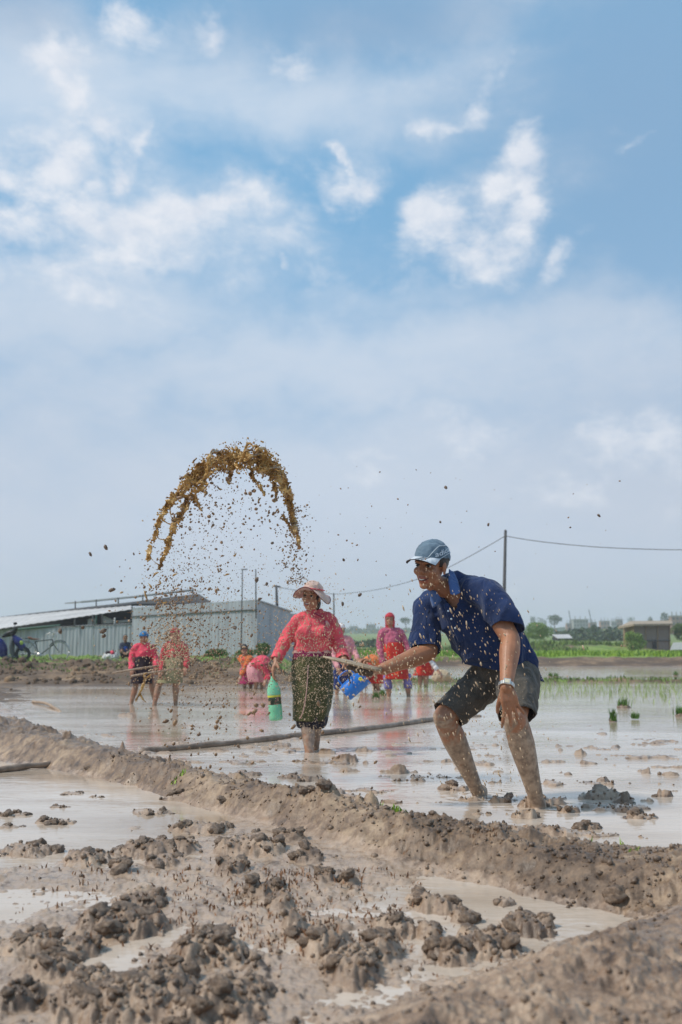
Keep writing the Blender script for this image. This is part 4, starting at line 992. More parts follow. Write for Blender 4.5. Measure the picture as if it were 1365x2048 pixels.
# the blue jug in her left hand
JUG = pmat('jug_blue', [(.3, (.010, .13, .50)), (.7, (.018, .20, .66))], 8, 3, (.25, .4))
JIN = flat('jug_inside', (.28, .30, .34), .5); YEL = flat('jug_sign', (.72, .66, .05), .5); STRAP = flat('jug_strap', (.03, .025, .022), .7)
j0, j1 = Q(690, 1388, -.34), Q(724, 1357, -.34); axj = (j1-j0).normalized(); Lj = (j1-j0).length+.03
JE = empty('jug', j0, 'bright blue plastic jug tipped sideways beside the olive skirt', 'jug')
rj = .066
MB().lathe(j0, axj, [(.0005, 0), (rj*.93, 0), (rj*.97, .006), (rj, .015), (rj*1.03, Lj*.5), (rj*1.06, Lj-.012), (rj*1.10, Lj-.010), (rj*1.10, Lj), (rj*1.03, Lj), (rj*.96, .02), (.0005, .018)], 30).build('jug_body', JUG, JE)
sj, uj = frame_from(axj, (0, -1, 0)); upj = (Vector((0, 0, 1))-axj*axj.z).normalized()
hb = [j0+axj*.03+upj*rj*.95, j0+axj*.035+upj*(rj+.045), j0+axj*.065+upj*(rj+.062), j0+axj*.12+upj*(rj+.058), j0+axj*.155+upj*(rj+.03), j0+axj*.16+upj*rj*.98]
mb = MB(); mb.tube(hb, [.012, .011, .010, .010, .011, .012], 10, 4, flat=.6); mb.build('jug_handle', JUG, JE)
mb = MB(); c_ = j0+axj*(Lj-.045)+Vector((0, -1, .12)).normalized()*(rj*1.06); n_ = Vector((0, -1, .15)).normalized()
for i in range(8):
    a = i*math.pi/4; s_, u_ = frame_from(n_); p_ = c_+(s_*math.cos(a)+u_*math.sin(a))*.010; mb.ell(p_, (.006, .002, .006), None, 8, 6)
mb.build('flower_sign', YEL, JE)
mb = MB(); mb.tube([Q(697, 1336, -.33), Q(698, 1350, -.40), Q(701, 1366, -.415)], [.006, .007, .006], 8, 2, flat=.4); mb.build('strap', STRAP, JE)
# ---------------------------------------------------------------- workers further off
ROSE = cloth_material('blouse_rose', (.42, .10, .16), 160, .25, None, [((.60, .42, .50), 32, .10, .22), ((.16, .04, .09), 22, .06, .14)])
REDSK = cloth_material('skirt_red', (.50, .030, .018), 160, .3, None, [((.72, .20, .05), 14, .12, .24), ((.42, .02, .06), 9, .1, .2)])
REDSC = cloth_material('scarf_red', (.45, .035, .05), 160, .3)
VIOLET = cloth_material('trousers_violet', (.17, .15, .36), 160, .25, None, [((.42, .40, .60), 40, .1, .25)])
NAVY = cloth_material('trousers_navy', (.015, .030, .13), 160, .3); ORANGE = cloth_material('shawl_orange', (.62, .17, .05), 160, .3, None, [((.62, .05, .06), 7, .15, .3)])
WHITEC = cloth_material('cap_pale', (.66, .63, .62), 160, .12); BLUESC = cloth_material('scarf_blue', (.03, .17, .38), 160, .3, None, [((.35, .5, .62), 26, .06, .14)])
BLACKSK = cloth_material('skirt_black', (.022, .012, .018), 160, .4); REDBL = cloth_material('blouse_red', (.48, .05, .06), 160, .3, None, [((.62, .32, .28), 30, .1, .2), ((.16, .01, .02), 24, .06, .14)])
SAGE = cloth_material('skirt_sage', (.26, .24, .13), 160, .25); PINKB = cloth_material('cardigan_bright', (.66, .07, .11), 160, .2); PINKP = cloth_material('blouse_pale_pink', (.62, .28, .30), 160, .2, None, [((.40, .22, .28), 12, .1, .22)])
DKBLUE = cloth_material('jacket_dark', (.018, .026, .050), 160, .3); BLUET = cloth_material('shirt_bright_blue', (.02, .08, .34), 160, .25); MAGC = cloth_material('cloth_magenta', (.40, .04, .14), 160, .25)
WOODP = pmat('pole_wood', [(.3, (.22, .15, .10)), (.7, (.42, .31, .22))], 20, 4, (.6, .8))
def stand(label, Y, foot, head, shL, shR, elL, wrL, elR, wrR, hip, knL, anL, knR, anR, top, bottom, cover, face=(0, -1, 0), k=.92, chest=(0, -1, 0), hipw=.085, skirt_=None, sleeve=.92, scarf='full', group=None, girth=1.0, hc=(.7,)*4, vox=.0095, extra=None, roll=0):
    """a standing or wading worker from photograph points at depth Y; points may carry a depth offset"""
    def T(p): return P(p[0], p[1], Y+(p[2] if len(p) > 2 else 0))
    hp = T(hip); side = Vector((1, 0, 0))
    J = dict(head=T(head), face=face, roll=roll, chest=chest, shL=T(shL), shR=T(shR), elL=T(elL), wrL=T(wrL), elR=T(elR), wrR=T(wrR), pelvis=hp, hipL=hp+side*hipw, hipR=hp-side*hipw,
             knL=T(knL), anL=T(anL), knR=T(knR), anR=T(anR), footL=chest, footR=chest)
    for q_ in ('anL', 'anR'): J[q_].z = min(J[q_].z, -.03)
    J['neck'] = (J['shL']+J['shR'])/2+Vector((0, .02, .045))
    root, H_ = figure(T(foot), label, J, SKIN_B, group, k, vox, girth, True, hc=hc)
    nk, pv = J['neck'], hp; ax = (nk-pv).normalized(); X_ = (J['shL']-J['shR']); X_ = (X_-ax*X_.dot(ax)).normalized(); D_ = X_.cross(ax).normalized()
    L = (nk-pv).length
    def se(t, w_, d_): return (pv.lerp(nk, t), X_*w_*girth*k/.92, D_*d_*girth*k/.92)
    mb = MB(); mb.loft([se(.05, .150, .125), se(.2, .148, .122), se(.45, .148, .122), se(.68, .158, .130), se(.86, .150, .108), se(.97, .10, .075), se(1.06, .058, .056)], 20, cap=True)
    for q_, sd in ((1, 'L'), (-1, 'R')):
        a, e_, w_ = J['sh'+sd], J['el'+sd], J['wr'+sd]; end = e_.lerp(w_, sleeve) if sleeve > .3 else a.lerp(e_, .75)
        pts = [nk.lerp(a, .45), a, e_, end] if sleeve > .3 else [nk.lerp(a, .45), a, a.lerp(e_, .4), end]
        mb.tube(pts, [.062*k/.92, .064*k/.92, .054*k/.92, .046*k/.92], 14, 3)
    top_o = garment('blouse', mb, top, root, .010, 3, (.010, 13, (1, 1, 1)), [(pv.lerp(nk, .10), (-ax)[:], pv, .20)], .005, Y)
    if skirt_:
        skirt('skirt', [(T((c[0], c[1])), side*c[2], Vector((0, c[3], 0))) for c in skirt_], bottom, root, 7, .05, 48, .005, Y, 5)
    else:
        mb = MB(); mb.ell(hp, (.15, .13, .12))
        for sd in 'LR':
            mb.tube([J['hip'+sd], J['kn'+sd], J['kn'+sd].lerp(J['an'+sd], .45)], [.098, .078, .070], 14, 3)
        garment('trousers', mb, bottom, root, .010, 3, (.006, 13, (1, 1, 1)), (), .004, Y+1)
    if scarf == 'full': scarf_head(H_, 'headscarf', cover, root)
    elif scarf == 'cap':
        hm = MB(); H_.ell(hm, 0, -.016, .022, (.080, .096, .086)); H_.ell(hm, 0, -.06, -.04, (.05, .04, .07)); me = remesh(hm, .008, 2); q_ = H_.loc(getv(me)); kill_verts(me, ((q_[:, 1] > .040) & (q_[:, 2] < .05)) | (q_[:, 2] > .09)); mobj('hair', solid(me, .003), HAIR, root)
        scarf_head(H_, 'headscarf', cover, root, False, low=.03)
    elif scarf == 'hair':
        hm = MB(); H_.ell(hm, 0, -.016, .040, (.082, .100, .092)); me = remesh(hm, .008, 2); displace(me, folds(.004, 30)); q_ = H_.loc(getv(me)); kill_verts(me, ((q_[:, 1] > .045) & (q_[:, 2] < .070)) | (q_[:, 2] < -.05)); mobj('hair', solid(me, .003), HAIR, root)
    return root, H_, J
# woman in rose blouse and red skirt
r_, h_, j_ = stand('woman in rose blouse, red patterned skirt and red headscarf standing upright in the water', 17.0, (785, 1395), (780, 1240), (801, 1266), (765, 1266), (814, 1292), (824, 1318, -.1), (760, 1294), (766, 1324, -.12), (788, 1322), (815, 1360), (818, 1394), (776, 1362), (779, 1396),
      ROSE, REDSK, REDSC, face=(-.12, -.98, .05), k=.94, skirt_=[(787, 1285, .150, .13), (788, 1302, .175, .15), (791, 1330, .200, .17), (794, 1358, .215, .18)])
def trouser_cuffs(root, J, mat_, t0, t1, rad=.068):
    for sd in 'LR':
        mb = MB(); a, b_ = J['kn'+sd], J['an'+sd]; mb.loft([(a.lerp(b_, t0+(t1-t0)*i/4), Vector((rad*(1+.05*(i % 2)), 0, 0)), Vector((0, rad, 0))) for i in range(5)], 16)
        me = mb.mesh('c'); smooth(me); displace(me, folds(.006, 20)); me = solid(me, .004); mobj('trouser_leg', me, mat_, root)
trouser_cuffs(r_, j_, VIOLET, -.35, .45)
# woman half hidden behind the hat woman
r_, h_, j_ = stand('woman in pink blouse and navy trousers half hidden behind the woman with the bottle', 17.6, (680, 1392), (682, 1260), (700, 1280), (672, 1282), (708, 1302), (716, 1316, -.2), (668, 1310), (676, 1335, -.25), (688, 1326), (694, 1352), (690, 1390), (676, 1354), (674, 1394),
      PINKP, NAVY, WHITEC, face=(.5, -.85, -.1), k=.86, scarf='cap', vox=.011)
# two behind the arm of the man
def bent(label, Y, foot, hipp, neckp, headp, face, wrL, wrR, anL, anR, top, bottom, cover, k=.9, knf=-.06, scarf='cap', back=None, skirtlen=.55, chest=None, group=None):
    """a worker bent double over the seedlings"""
    def T(p): return P(p[0], p[1], Y+(p[2] if len(p) > 2 else 0))
    hp, nk = T(hipp), T(neckp); ax = (nk-hp).normalized(); fw = Vector((0, 0, -1)); fw = (fw-ax*fw.dot(ax)).normalized(); X_ = ax.cross(fw).normalized()
    hx = Vector((0, -1, 0)) if abs(ax.x) > .4 else Vector((1, 0, 0))
    if X_.dot(hx) < 0: X_ = -X_
    l_sign = 1 if X_.cross(ax).dot(fw) < 0 else -1
    shA, shB = nk-ax*.05+X_*.16*k, nk-ax*.05-X_*.16*k
    shL, shR = (shA, shB) if l_sign > 0 else (shB, shA); hs = 1 if l_sign > 0 else -1
    wl, wr_ = T(wrL), T(wrR); hL, hR = hp+X_*.09*hs, hp-X_*.09*hs
    aL, aR = T(anL), T(anR); aL.z = min(aL.z, -.02); aR.z = min(aR.z, -.02)
    J = dict(head=T(headp), face=face, chest=fw, neck=nk, pelvis=hp, shL=shL, shR=shR, elL=shL.lerp(wl, .5)+Vector((0, .03, .02)), wrL=wl, elR=shR.lerp(wr_, .5)+Vector((0, .03, .02)), wrR=wr_, hipL=hL, hipR=hR,
             knL=hL.lerp(aL, .5)+Vector((ax.x*.05, knf, 0)), anL=aL, knR=hR.lerp(aR, .5)+Vector((ax.x*.05, knf, 0)), anR=aR, footL=(ax.x, -.5, 0), footR=(ax.x, -.5, 0))
    root, H_ = figure(T(foot), label, J, SKIN_B, group, k, .011, 1.0)
    mb = MB(); L = (nk-hp).length
    def se(t, w_, d_, o=0): return (hp.lerp(nk, t)-fw*o, X_*w_*k/.92, fw*d_*k/.92)
    mb.loft([se(-.12, .13, .11), se(.0, .165, .145), se(.3, .155, .135, .03), se(.6, .160, .135, .035), se(.85, .15, .11, .01), se(1.0, .08, .07)], 20, cap=True)
    for s_, e_, w_ in ((shL, J['elL'], wl), (shR, J['elR'], wr_)): mb.tube([nk-ax*.05, s_, e_, e_.lerp(w_, .8)], [.062, .062, .052, .045], 14, 3)
    garment('blouse', mb, top, root, .011, 3, (.010, 13, (1, 1, 1)), (), .005, Y)
    c0 = hp-ax*.04; cz = max(.02, hp.z-skirtlen)
    skirt('skirt', [(c0+Vector((0, 0, .10)), Vector((.13, 0, 0)), Vector((0, .13, 0))), (c0, Vector((.19, 0, 0)), Vector((0, .18, 0))), (Vector((c0.x, c0.y-.02, (c0.z+cz)/2)), Vector((.19, 0, 0)), Vector((0, .19, 0))), (Vector(((aL.x+aR.x)/2, c0.y-.02, cz)), Vector((.20, 0, 0)), Vector((0, .19, 0)))], bottom, root, 7, .05, 44, .005, Y, 4)
    if back is not None:
        mb = MB(); mb.loft([se(-.10, .17, .15, .02), se(.1, .18, .16, .035), se(.45, .175, .155, .06), se(.8, .165, .13, .04), se(.95, .12, .10, .02)], 20, cap=True); me = remesh(mb, .011, 3); displace(me, folds(.01, 12))
        cut(me, hp.lerp(nk, .5), fw); me = solid(me, .005); mobj('shawl', me, back, root)
    if scarf: scarf_head(H_, 'headscarf', cover, root, False, low=.0)
    return root
bent('worker bent double under an orange and red shawl, seen above the wooden board', 19.6, (748, 1376), (757, 1331), (727, 1332, -.1), (716, 1342, -.16), (-.5, -.6, -.7), (724, 1366, -.2), (732, 1368, -.1), (752, 1378, .1), (758, 1379, -.1), REDBL, REDSK, ORANGE, .95, back=ORANGE, skirtlen=.34)
bent('worker in pale cap and red skirt stooping beside the sack', 21.0, (845, 1368), (850, 1318, .05), (838, 1282, -.05), (832, 1266, -.08), (-.7, -.7, -.2), (878, 1343, -.2), (826, 1322, -.2), (840, 1366), (852, 1368), WHITEC, REDSK, WHITEC, .95, skirtlen=.34)
bent('crouching worker in orange top and magenta skirt, left one of the crouching pair', 20.6, (494, 1366), (498, 1338), (490, 1312, -.1), (489, 1300, -.12), (.3, -.9, -.3), (508, 1352, -.25), (482, 1352, -.25), (490, 1370), (502, 1370), ORANGE, MAGC, HAIR, .88, skirtlen=.3)
bent('worker bent over with rounded bright pink back, seen left of the green bottle', 20.2, (522, 1368), (516, 1334, .05), (538, 1328, -.15), (546, 1334, -.22), (.7, -.5, -.5), (540, 1358, -.25), (532, 1360, -.15), (512, 1371), (524, 1371), PINKB, PINKP, HAIR, .9, back=PINKB, skirtlen=.3)
# the pair on the left with long tools
stand('woman in bright pink cardigan, black skirt and blue headscarf holding a long stick', 14.8, (275, 1402), (288, 1277), (304, 1296), (272, 1297), (311, 1316), (313, 1334, -.15), (264, 1318), (264, 1338, -.15), (287, 1339), (304, 1366), (312, 1400, .05), (272, 1370), (262, 1402, -.05),
      PINKB, BLACKSK, BLUESC, face=(.05, -.99, -.1), k=.78, scarf='cap', girth=.98, skirt_=[(287, 1313, .118, .10), (287, 1332, .135, .12), (286, 1352, .155, .135), (285, 1367, .165, .145)])
stand('woman in spattered red blouse, sage skirt and red headscarf striding with a long stick', 14.4, (335, 1400), (350, 1270), (367, 1293), (333, 1294), (374, 1316), (372, 1334, -.12), (326, 1318), (322, 1342, -.15), (348, 1338), (352, 1368), (352, 1398, .05), (318, 1370), (308, 1400, -.08),
      REDBL, SAGE, REDSC, face=(-.1, -.98, -.1), k=.78, girth=.98, skirt_=[(348, 1315, .118, .10), (348, 1334, .14, .12), (342, 1355, .165, .14), (338, 1366, .17, .145)])
for lab, a, b_, Y in (('long pale stick held across the skirt of the woman in the blue headscarf', (226, 1346), (322, 1331), 14.5), ('long pale stick held low between the two women on the left', (264, 1352), (358, 1337), 14.1)):
    mb = MB(); mb.tube([P(*a, Y), P((a[0]*.5+b_[0]*.5), (a[1]+b_[1])/2-.6, Y), P(*b_, Y+.1)], [.014, .015, .013], 8, 3); o = mb.build('wooden_stick', WOODP); tag(o, lab, 'stick')
# the man sitting by the sheet fence
def sitter():
    Y = 32.0
    T = lambda x, y, d=0: P(x, y, Y+d)
    J = dict(head=T(251, 1277, -.1), face=(.1, -.98, -.12), neck=T(252, 1286), chest=(0, -1, 0), pelvis=T(253, 1309, .1), shL=T(261, 1289), shR=T(244, 1289), elL=T(263, 1299, -.2), wrL=T(258, 1303, -.38), elR=T(243, 1299, -.2), wrR=T(247, 1304, -.38),
             hipL=T(257, 1309, .05), hipR=T(249, 1309, .05), knL=T(261, 1302, -.42), anL=T(259, 1316, -.30), knR=T(244, 1302, -.42), anR=T(246, 1316, -.30))
    root, H_ = figure(T(252, 1318), 'man in dark jacket and blue shirt sitting on the grass against the sheet fence', J, SKIN_B, None, .95, .013, 1.0)
    mb = MB(); pv, nk = J['pelvis'], J['neck']
    mb.loft([(pv.lerp(nk, t), Vector((w_, 0, 0)), Vector((0, d_, 0))) for t, w_, d_ in ((0, .17, .15), (.4, .17, .14), (.75, .17, .13), (.95, .12, .09), (1.05, .065, .06))], 18, cap=True)
    for sd in 'LR': mb.tube([nk-Vector((0, 0, .05)), J['sh'+sd], J['el'+sd], J['el'+sd].lerp(J['wr'+sd], .8)], [.07, .07, .06, .05], 12, 2)
    garment('jacket', mb, DKBLUE, root, .013, 3, (.008, 12, (1, 1, 1)), (), .005)
    mb = MB(); mb.ell(pv.lerp(nk, .45)+Vector((0, -.10, 0)), (.10, .075, .17)); mb.build('shirt_front', BLUET, root)
    mb = MB()
    for sd in 'LR': mb.tube([J['hip'+sd], J['kn'+sd], J['kn'+sd].lerp(J['an'+sd], .8)], [.10, .075, .06], 12, 2)
    me = remesh(mb, .013, 2); mobj('trousers', me, BLACKSK, root)
    hm = MB(); H_.ell(hm, 0, -.016, .045, (.082, .100, .092)); me = remesh(hm, .010, 2); q_ = H_.loc(getv(me)); kill_verts(me, ((q_[:, 1] > .045) & (q_[:, 2] < .075)) | (q_[:, 2] < -.05)); mobj('hair', solid(me, .003), HAIR, root)
sitter()
# ---------------------------------------------------------------- buildings, vehicles and poles behind
SHEETM = pmat('sheet_metal', [(.32, (.22, .235, .25)), (.5, (.34, .365, .39)), (.68, (.43, .455, .475))], 1.6, 7, (.45, .6), metallic=.15, stretch=(4, 1, .35))
SHEETM2 = pmat('wall_metal', [(.32, (.23, .245, .265)), (.5, (.34, .365, .395)), (.68, (.42, .445, .47))], 1.2, 7, (.5, .65), metallic=.1, stretch=(4, 1, .3))
AWN = pmat('awning_sheet', [(.3, (.38, .36, .345)), (.7, (.60, .575, .555))], 1.2, 5, (.5, .7), stretch=(.6, 2, 1))
DARKR = pmat('roof_dark', [(.3, (.025, .028, .032)), (.7, (.06, .062, .066))], 2, 4, (.6, .8)); GREENB = flat('beam_green', (.03, .10, .075), .6)
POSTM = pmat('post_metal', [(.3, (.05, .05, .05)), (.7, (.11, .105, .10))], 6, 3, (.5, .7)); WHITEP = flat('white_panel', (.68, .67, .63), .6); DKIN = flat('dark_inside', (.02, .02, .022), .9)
def zt(py, Y): return P(682, py, Y).z
def corrugated(p0, p1, z0a, z0b, z1a, z1b, nper=6, depth=.018, sub=4):
    """upright ribbed sheet from p0 to p1 (x, y); bottom z0, top z1 at either end"""
    mb = MB(); n = nper*sub; V = []; d = Vector((p1[0]-p0[0], p1[1]-p0[1], 0)); nn = Vector((d.y, -d.x, 0)).normalized()
    for i in range(n+1):
        t = i/n; o = nn*depth*(0, 1, 1, 0)[i % 4] if sub == 4 else nn*depth*math.sin(i)
        b_ = Vector((p0[0], p0[1], 0))+d*t+o
        V += [b_+Vector((0, 0, z0a+(z0b-z0a)*t)), b_+Vector((0, 0, z1a+(z1b-z1a)*t))]
    mb.add(V, [(2*i, 2*i+2, 2*i+3, 2*i+1) for i in range(n)]); return mb
def px_x(px, Y): return P(px, 1200, Y).x
# sheet fence on the left: one part per sheet
fx0, fy0, fx1, fy1 = px_x(-60, 45.5), 45.5, px_x(266, 42.6), 42.6
FE = empty('sheet_fence', ((fx0+fx1)/2, (fy0+fy1)/2, .42), 'long grey ribbed metal sheet fence behind the bicycle', 'fence')
NP = 9
for i in range(NP):
    a, b_ = i/NP, (i+1)/NP; L = lambda t, u, v: u+(v-u)*t; jit = RNG.normal(0, .012)
    zt0, zt1 = L(a, 1.62, 1.86)+jit, L(b_, 1.62, 1.86)+jit
    me = corrugated((L(a, fx0, fx1)+.008, L(a, fy0, fy1)+.02*(i % 2)), (L(b_, fx0, fx1), L(b_, fy0, fy1)+.02*(i % 2)), .15, .15, zt0, zt1, 5).mesh('sheet'); me = solid(me, .006); mobj('metal_sheet', me, SHEETM, FE); me.polygons.foreach_set('use_smooth', np.zeros(len(me.polygons), bool))
mb = MB(); mb.tube([(fx0, fy0-.03, 1.60), (fx1, fy1-.03, 1.83)], [.018, .018], 6); mb.build('top_rail', POSTM, FE)
# the ribbed shed to the right of it
A0 = (px_x(266, 42.5), 42.5); A1 = (px_x(515, 36.0), 36.0); B1 = (px_x(582, 41.0), 41.0); C1 = (px_x(640, 44.5), 44.5)
SH = empty('metal_shed', (A1[0], A1[1], .42), 'large grey ribbed metal shed with a sloping corner behind the muddy arc', 'shed')
def ln(a, b, t): return (a[0]+(b[0]-a[0])*t, a[1]+(b[1]-a[1])*t)
zl, zr_ = zt(1216, 42.5), zt(1200, 36.0)
for i in range(7):
    a, b_ = ln(A0, A1, i/7), ln(A0, A1, (i+1)/7); za, zb = zl+(zr_-zl)*i/7, zl+(zr_-zl)*(i+1)/7
    for nm, lo0, lo1, hi0, hi1, off in (('wall_sheet', .1, .1, za-.33, zb-.33, 0), ('upper_sheet', za-.36, zb-.36, za, zb, .03)):
        me = corrugated((a[0], a[1]-off), (b_[0], b_[1]-off), lo0, lo1, hi0, hi1, 6).mesh('s'); me = solid(me, .006); me.polygons.foreach_set('use_smooth', np.zeros(len(me.polygons), bool)); mobj(nm, me, SHEETM2, SH)
mb = MB(); mb.tube([(A0[0], A0[1]-.08, zl-.36), (A1[0], A1[1]-.08, zr_-.34)], [.022, .022], 6); mb.build('joint_strip', POSTM, SH)
for (p, q, z0_, z1_, n_) in ((A1, B1, zr_, zt(1224, 41.0), 4), (B1, C1, zt(1226, 41.0)-.02, zt(1228, 44.5), 2)):
    for i in range(n_):
        a, b_ = ln(p, q, i/n_), ln(p, q, (i+1)/n_)
        me = corrugated(a, b_, .1, .1, z0_+(z1_-z0_)*i/n_, z0_+(z1_-z0_)*(i+1)/n_, 6).mesh('s'); me = solid(me, .006); me.polygons.foreach_set('use_smooth', np.zeros(len(me.polygons), bool)); mobj('side_sheet', me, SHEETM2, SH)
mb = MB(); V = [(A0[0], A0[1]-.05, zl+.01), (A1[0]+.05, A1[1]-.1, zr_+.015), (B1[0]+.1, B1[1], zt(1224, 41.0)+.03), (B1[0]-1.5, B1[1]+4.5, zt(1224, 41.0)+.25), (A0[0], A0[1]+5, zl+.3)]
mb.add(V, [(0, 1, 2, 3, 4)]); me = mb.mesh('roof'); me = solid(me, .04); me.polygons.foreach_set('use_smooth', np.zeros(len(me.polygons), bool)); mobj('shed_roof', me, SHEETM2, SH)
# dark main roof behind with the raised vent roof on posts, and the pale awning in front of it
MR = empty('barn', (px_x(200, 50), 50, .42), 'long low barn with dark roof, raised vent roof on thin posts and pale sheet awning', 'barn')
mb = MB(); Yb = 47.0
top = [(-80, 1244), (0, 1238), (60, 1231), (140, 1222), (265, 1208), (385, 1193), (400, 1192), (424, 1208)]
V = []
for (px, py) in top: V.append(P(px, py, Yb-px*.006))
for (px, py) in top[::-1]: V.append(P(px, max(py+4, 1211 if px > 250 else py+4) if px < 424 else py+1, Yb-.2-px*.006))
mb.add(V, [tuple(range(len(V)))]); me = mb.mesh('r'); me = solid(me, .12); me.polygons.foreach_set('use_smooth', np.zeros(len(me.polygons), bool)); mobj('dark_roof', me, DARKR, MR)
mb = MB(); V = [P(-80, 1246, Yb+.4), P(266, 1214, Yb-1.2), P(268, 1262, Yb-1.2), P(-80, 1290, Yb+.4)]; mb.add(V, [(0, 1, 2, 3)]); me = mb.mesh('r'); me = solid(me, .3); mobj('interior_shade', me, DKIN, MR)  # near-black sheet stands for the shade under the awning
for i in range(8):
    t0, t1 = i/8, (i+1)/8+.004
    def aw(t, lo): 
        t2 = t if lo else min(1.0, t+.10); px = -70+(262+70)*t2; py = (1268+(1219-1268)*t) if lo else (1241.5+(1210.5-1241.5)*t2); return P(px, py, (44.6-1.2*t) if lo else (46.6-1.2*t2))
    V = []
    for k in range(7):
        t = t0+(t1-t0)*k/6; up_ = Vector((0, 0, .022*(k % 2))); V += [aw(t, 1)+up_, aw(t, 0)+up_]
    mb = MB(); mb.add(V, [(2*k, 2*k+2, 2*k+3, 2*k+1) for k in range(6)]); me = mb.mesh('a'); me = solid(me, .012); me.polygons.foreach_set('use_smooth', np.zeros(len(me.polygons), bool)); mobj('awning_sheet', me, AWN, MR)
mb = MB(); mb.tube([P(30, 1259, 44.3), P(120, 1250.5, 43.9)], [.05, .05], 6); mb.build('green_beam', GREENB, MR)
for (a, b_, c) in (((150, 1252), (150, 1240), POSTM), ((186, 1249), (186, 1232), POSTM), ((193, 1249), (193, 1232), GREENB), ((205, 1247), (205, 1229), POSTM), ((230, 1247), (230, 1237), WHITEP), ((265, 1246), (265, 1214), DARKR)):
    mb = MB(); mb.tube([P(*a, 43.4), P(*b_, 43.4)], [.035, .035], 6); mb.build('awning_post', c, MR)
for pts in (((176, 1252), (176, 1238), (192, 1236), (192, 1250)), ((204, 1248), (206, 1230), (228, 1240), (234, 1246)), ((238, 1246), (238, 1241), (262, 1239), (262, 1245))):
    mb = MB(); mb.add([P(px, py, 44.3) for px, py in pts], [(0, 1, 2, 3)]); me = mb.mesh('p'); me = solid(me, .03); mobj('pale_panel', me, WHITEP, MR)
vr = [(136, 1204.5), (165, 1202), (260, 1192.5), (386, 1177), (401, 1182)]
mb = MB(); V = []
for px, py in vr: c = P(px, py, 47.5-px*.004); V += [c+Vector((0, -.55, -.05)), c+Vector((0, .7, .02))]
mb.add(V, [(2*i, 2*i+2, 2*i+3, 2*i+1) for i in range(len(vr)-1)]); me = mb.mesh('v'); me = solid(me, .05); me.polygons.foreach_set('use_smooth', np.zeros(len(me.polygons), bool)); mobj('vent_roof', me, AWN, MR)
mb = MB(); mb.tube([P(164, 1204, 46.4), P(260, 1194.5, 46.0), P(388, 1180, 45.6)], [.05, .05, .05], 6); mb.build('vent_beam', GREENB, MR)
for px, y0, y1 in ((151, 1218, 1203), (193, 1213, 1200), (237, 1208, 1196), (286, 1202, 1190), (342, 1196, 1184), (386, 1192, 1179)):
    mb = MB(); mb.tube([P(px, y0+2, 46.4-px*.003), P(px, y1, 46.4-px*.003)], [.03, .03], 6); mb.build('vent_post', POSTM, MR)
# poles and wires
def pole(px0, py0, px1, py1, Y, r, label, mat_=POSTM, cat='pole', name='pole'):
    a, b_ = P(px0, py0, Y), P(px1, py1, Y); mb = MB(); mb.tube([a, a.lerp(b_, .5), b_], [r*1.15, r, r*.8], 8); o = mb.build(name, mat_, None, a); return tag(o, label, cat)
o = pole(482, 1330, 485.5, 1141, 35.0, .022, 'thin grey lamp pole with a flat head in front of the shed', name='lamp_pole', cat='lamp pole')
mb = MB(); c = P(486, 1140, 35.0); mb.box(c+Vector((.05, 0, .02)), (.22, .08, .035)); mb.build('lamp_head', POSTM, o)
pole(512.5, 1236, 512, 1139, 35.6, .024, 'thin bare pole fixed to the corner of the metal shed')
po = pole(555, 1222, 553, 1172, 40.0, .055, 'short dark post on the shed end carrying the wire'); mb = MB(); mb.tube([P(548, 1172, 40), P(560, 1173.5, 40)], [.04, .04], 6); mb.build('cross_piece', POSTM, po)
pole(669, 1300, 668, 1187, 52, .04, 'faint grey post far behind the hat woman carrying the wire')
pp = pole(1006, 1330, 1011.5, 1062, 33.0, .058, 'tall dark wooden pole behind the man carrying the wire', WOODP if False else POSTM)
def wire(pts, Ys, label, r=.012):
    P_ = [np.array(P(a, b_, y)) for (a, b_), y in zip(pts, Ys)]; P_ = catmull(P_, 10); mb = MB(); mb.tube(P_, [r]*len(P_), 5); o = mb.build('wire', POSTM); tag(o, label, 'wire')
wire([(1011, 1072), (950, 1107), (890, 1138), (820, 1163), (750, 1180), (700, 1186), (668, 1188), (610, 1183), (554, 1174)], [33, 35, 37.5, 41, 46, 49, 52, 46, 40], 'thin wire sagging from the tall pole down to the shed post')
wire([(1011, 1072), (1080, 1083), (1180, 1093), (1280, 1098), (1380, 1099), (1500, 1092)], [33, 32.5, 32, 31.5, 31, 30.5], 'thin wire running from the tall pole to the right')
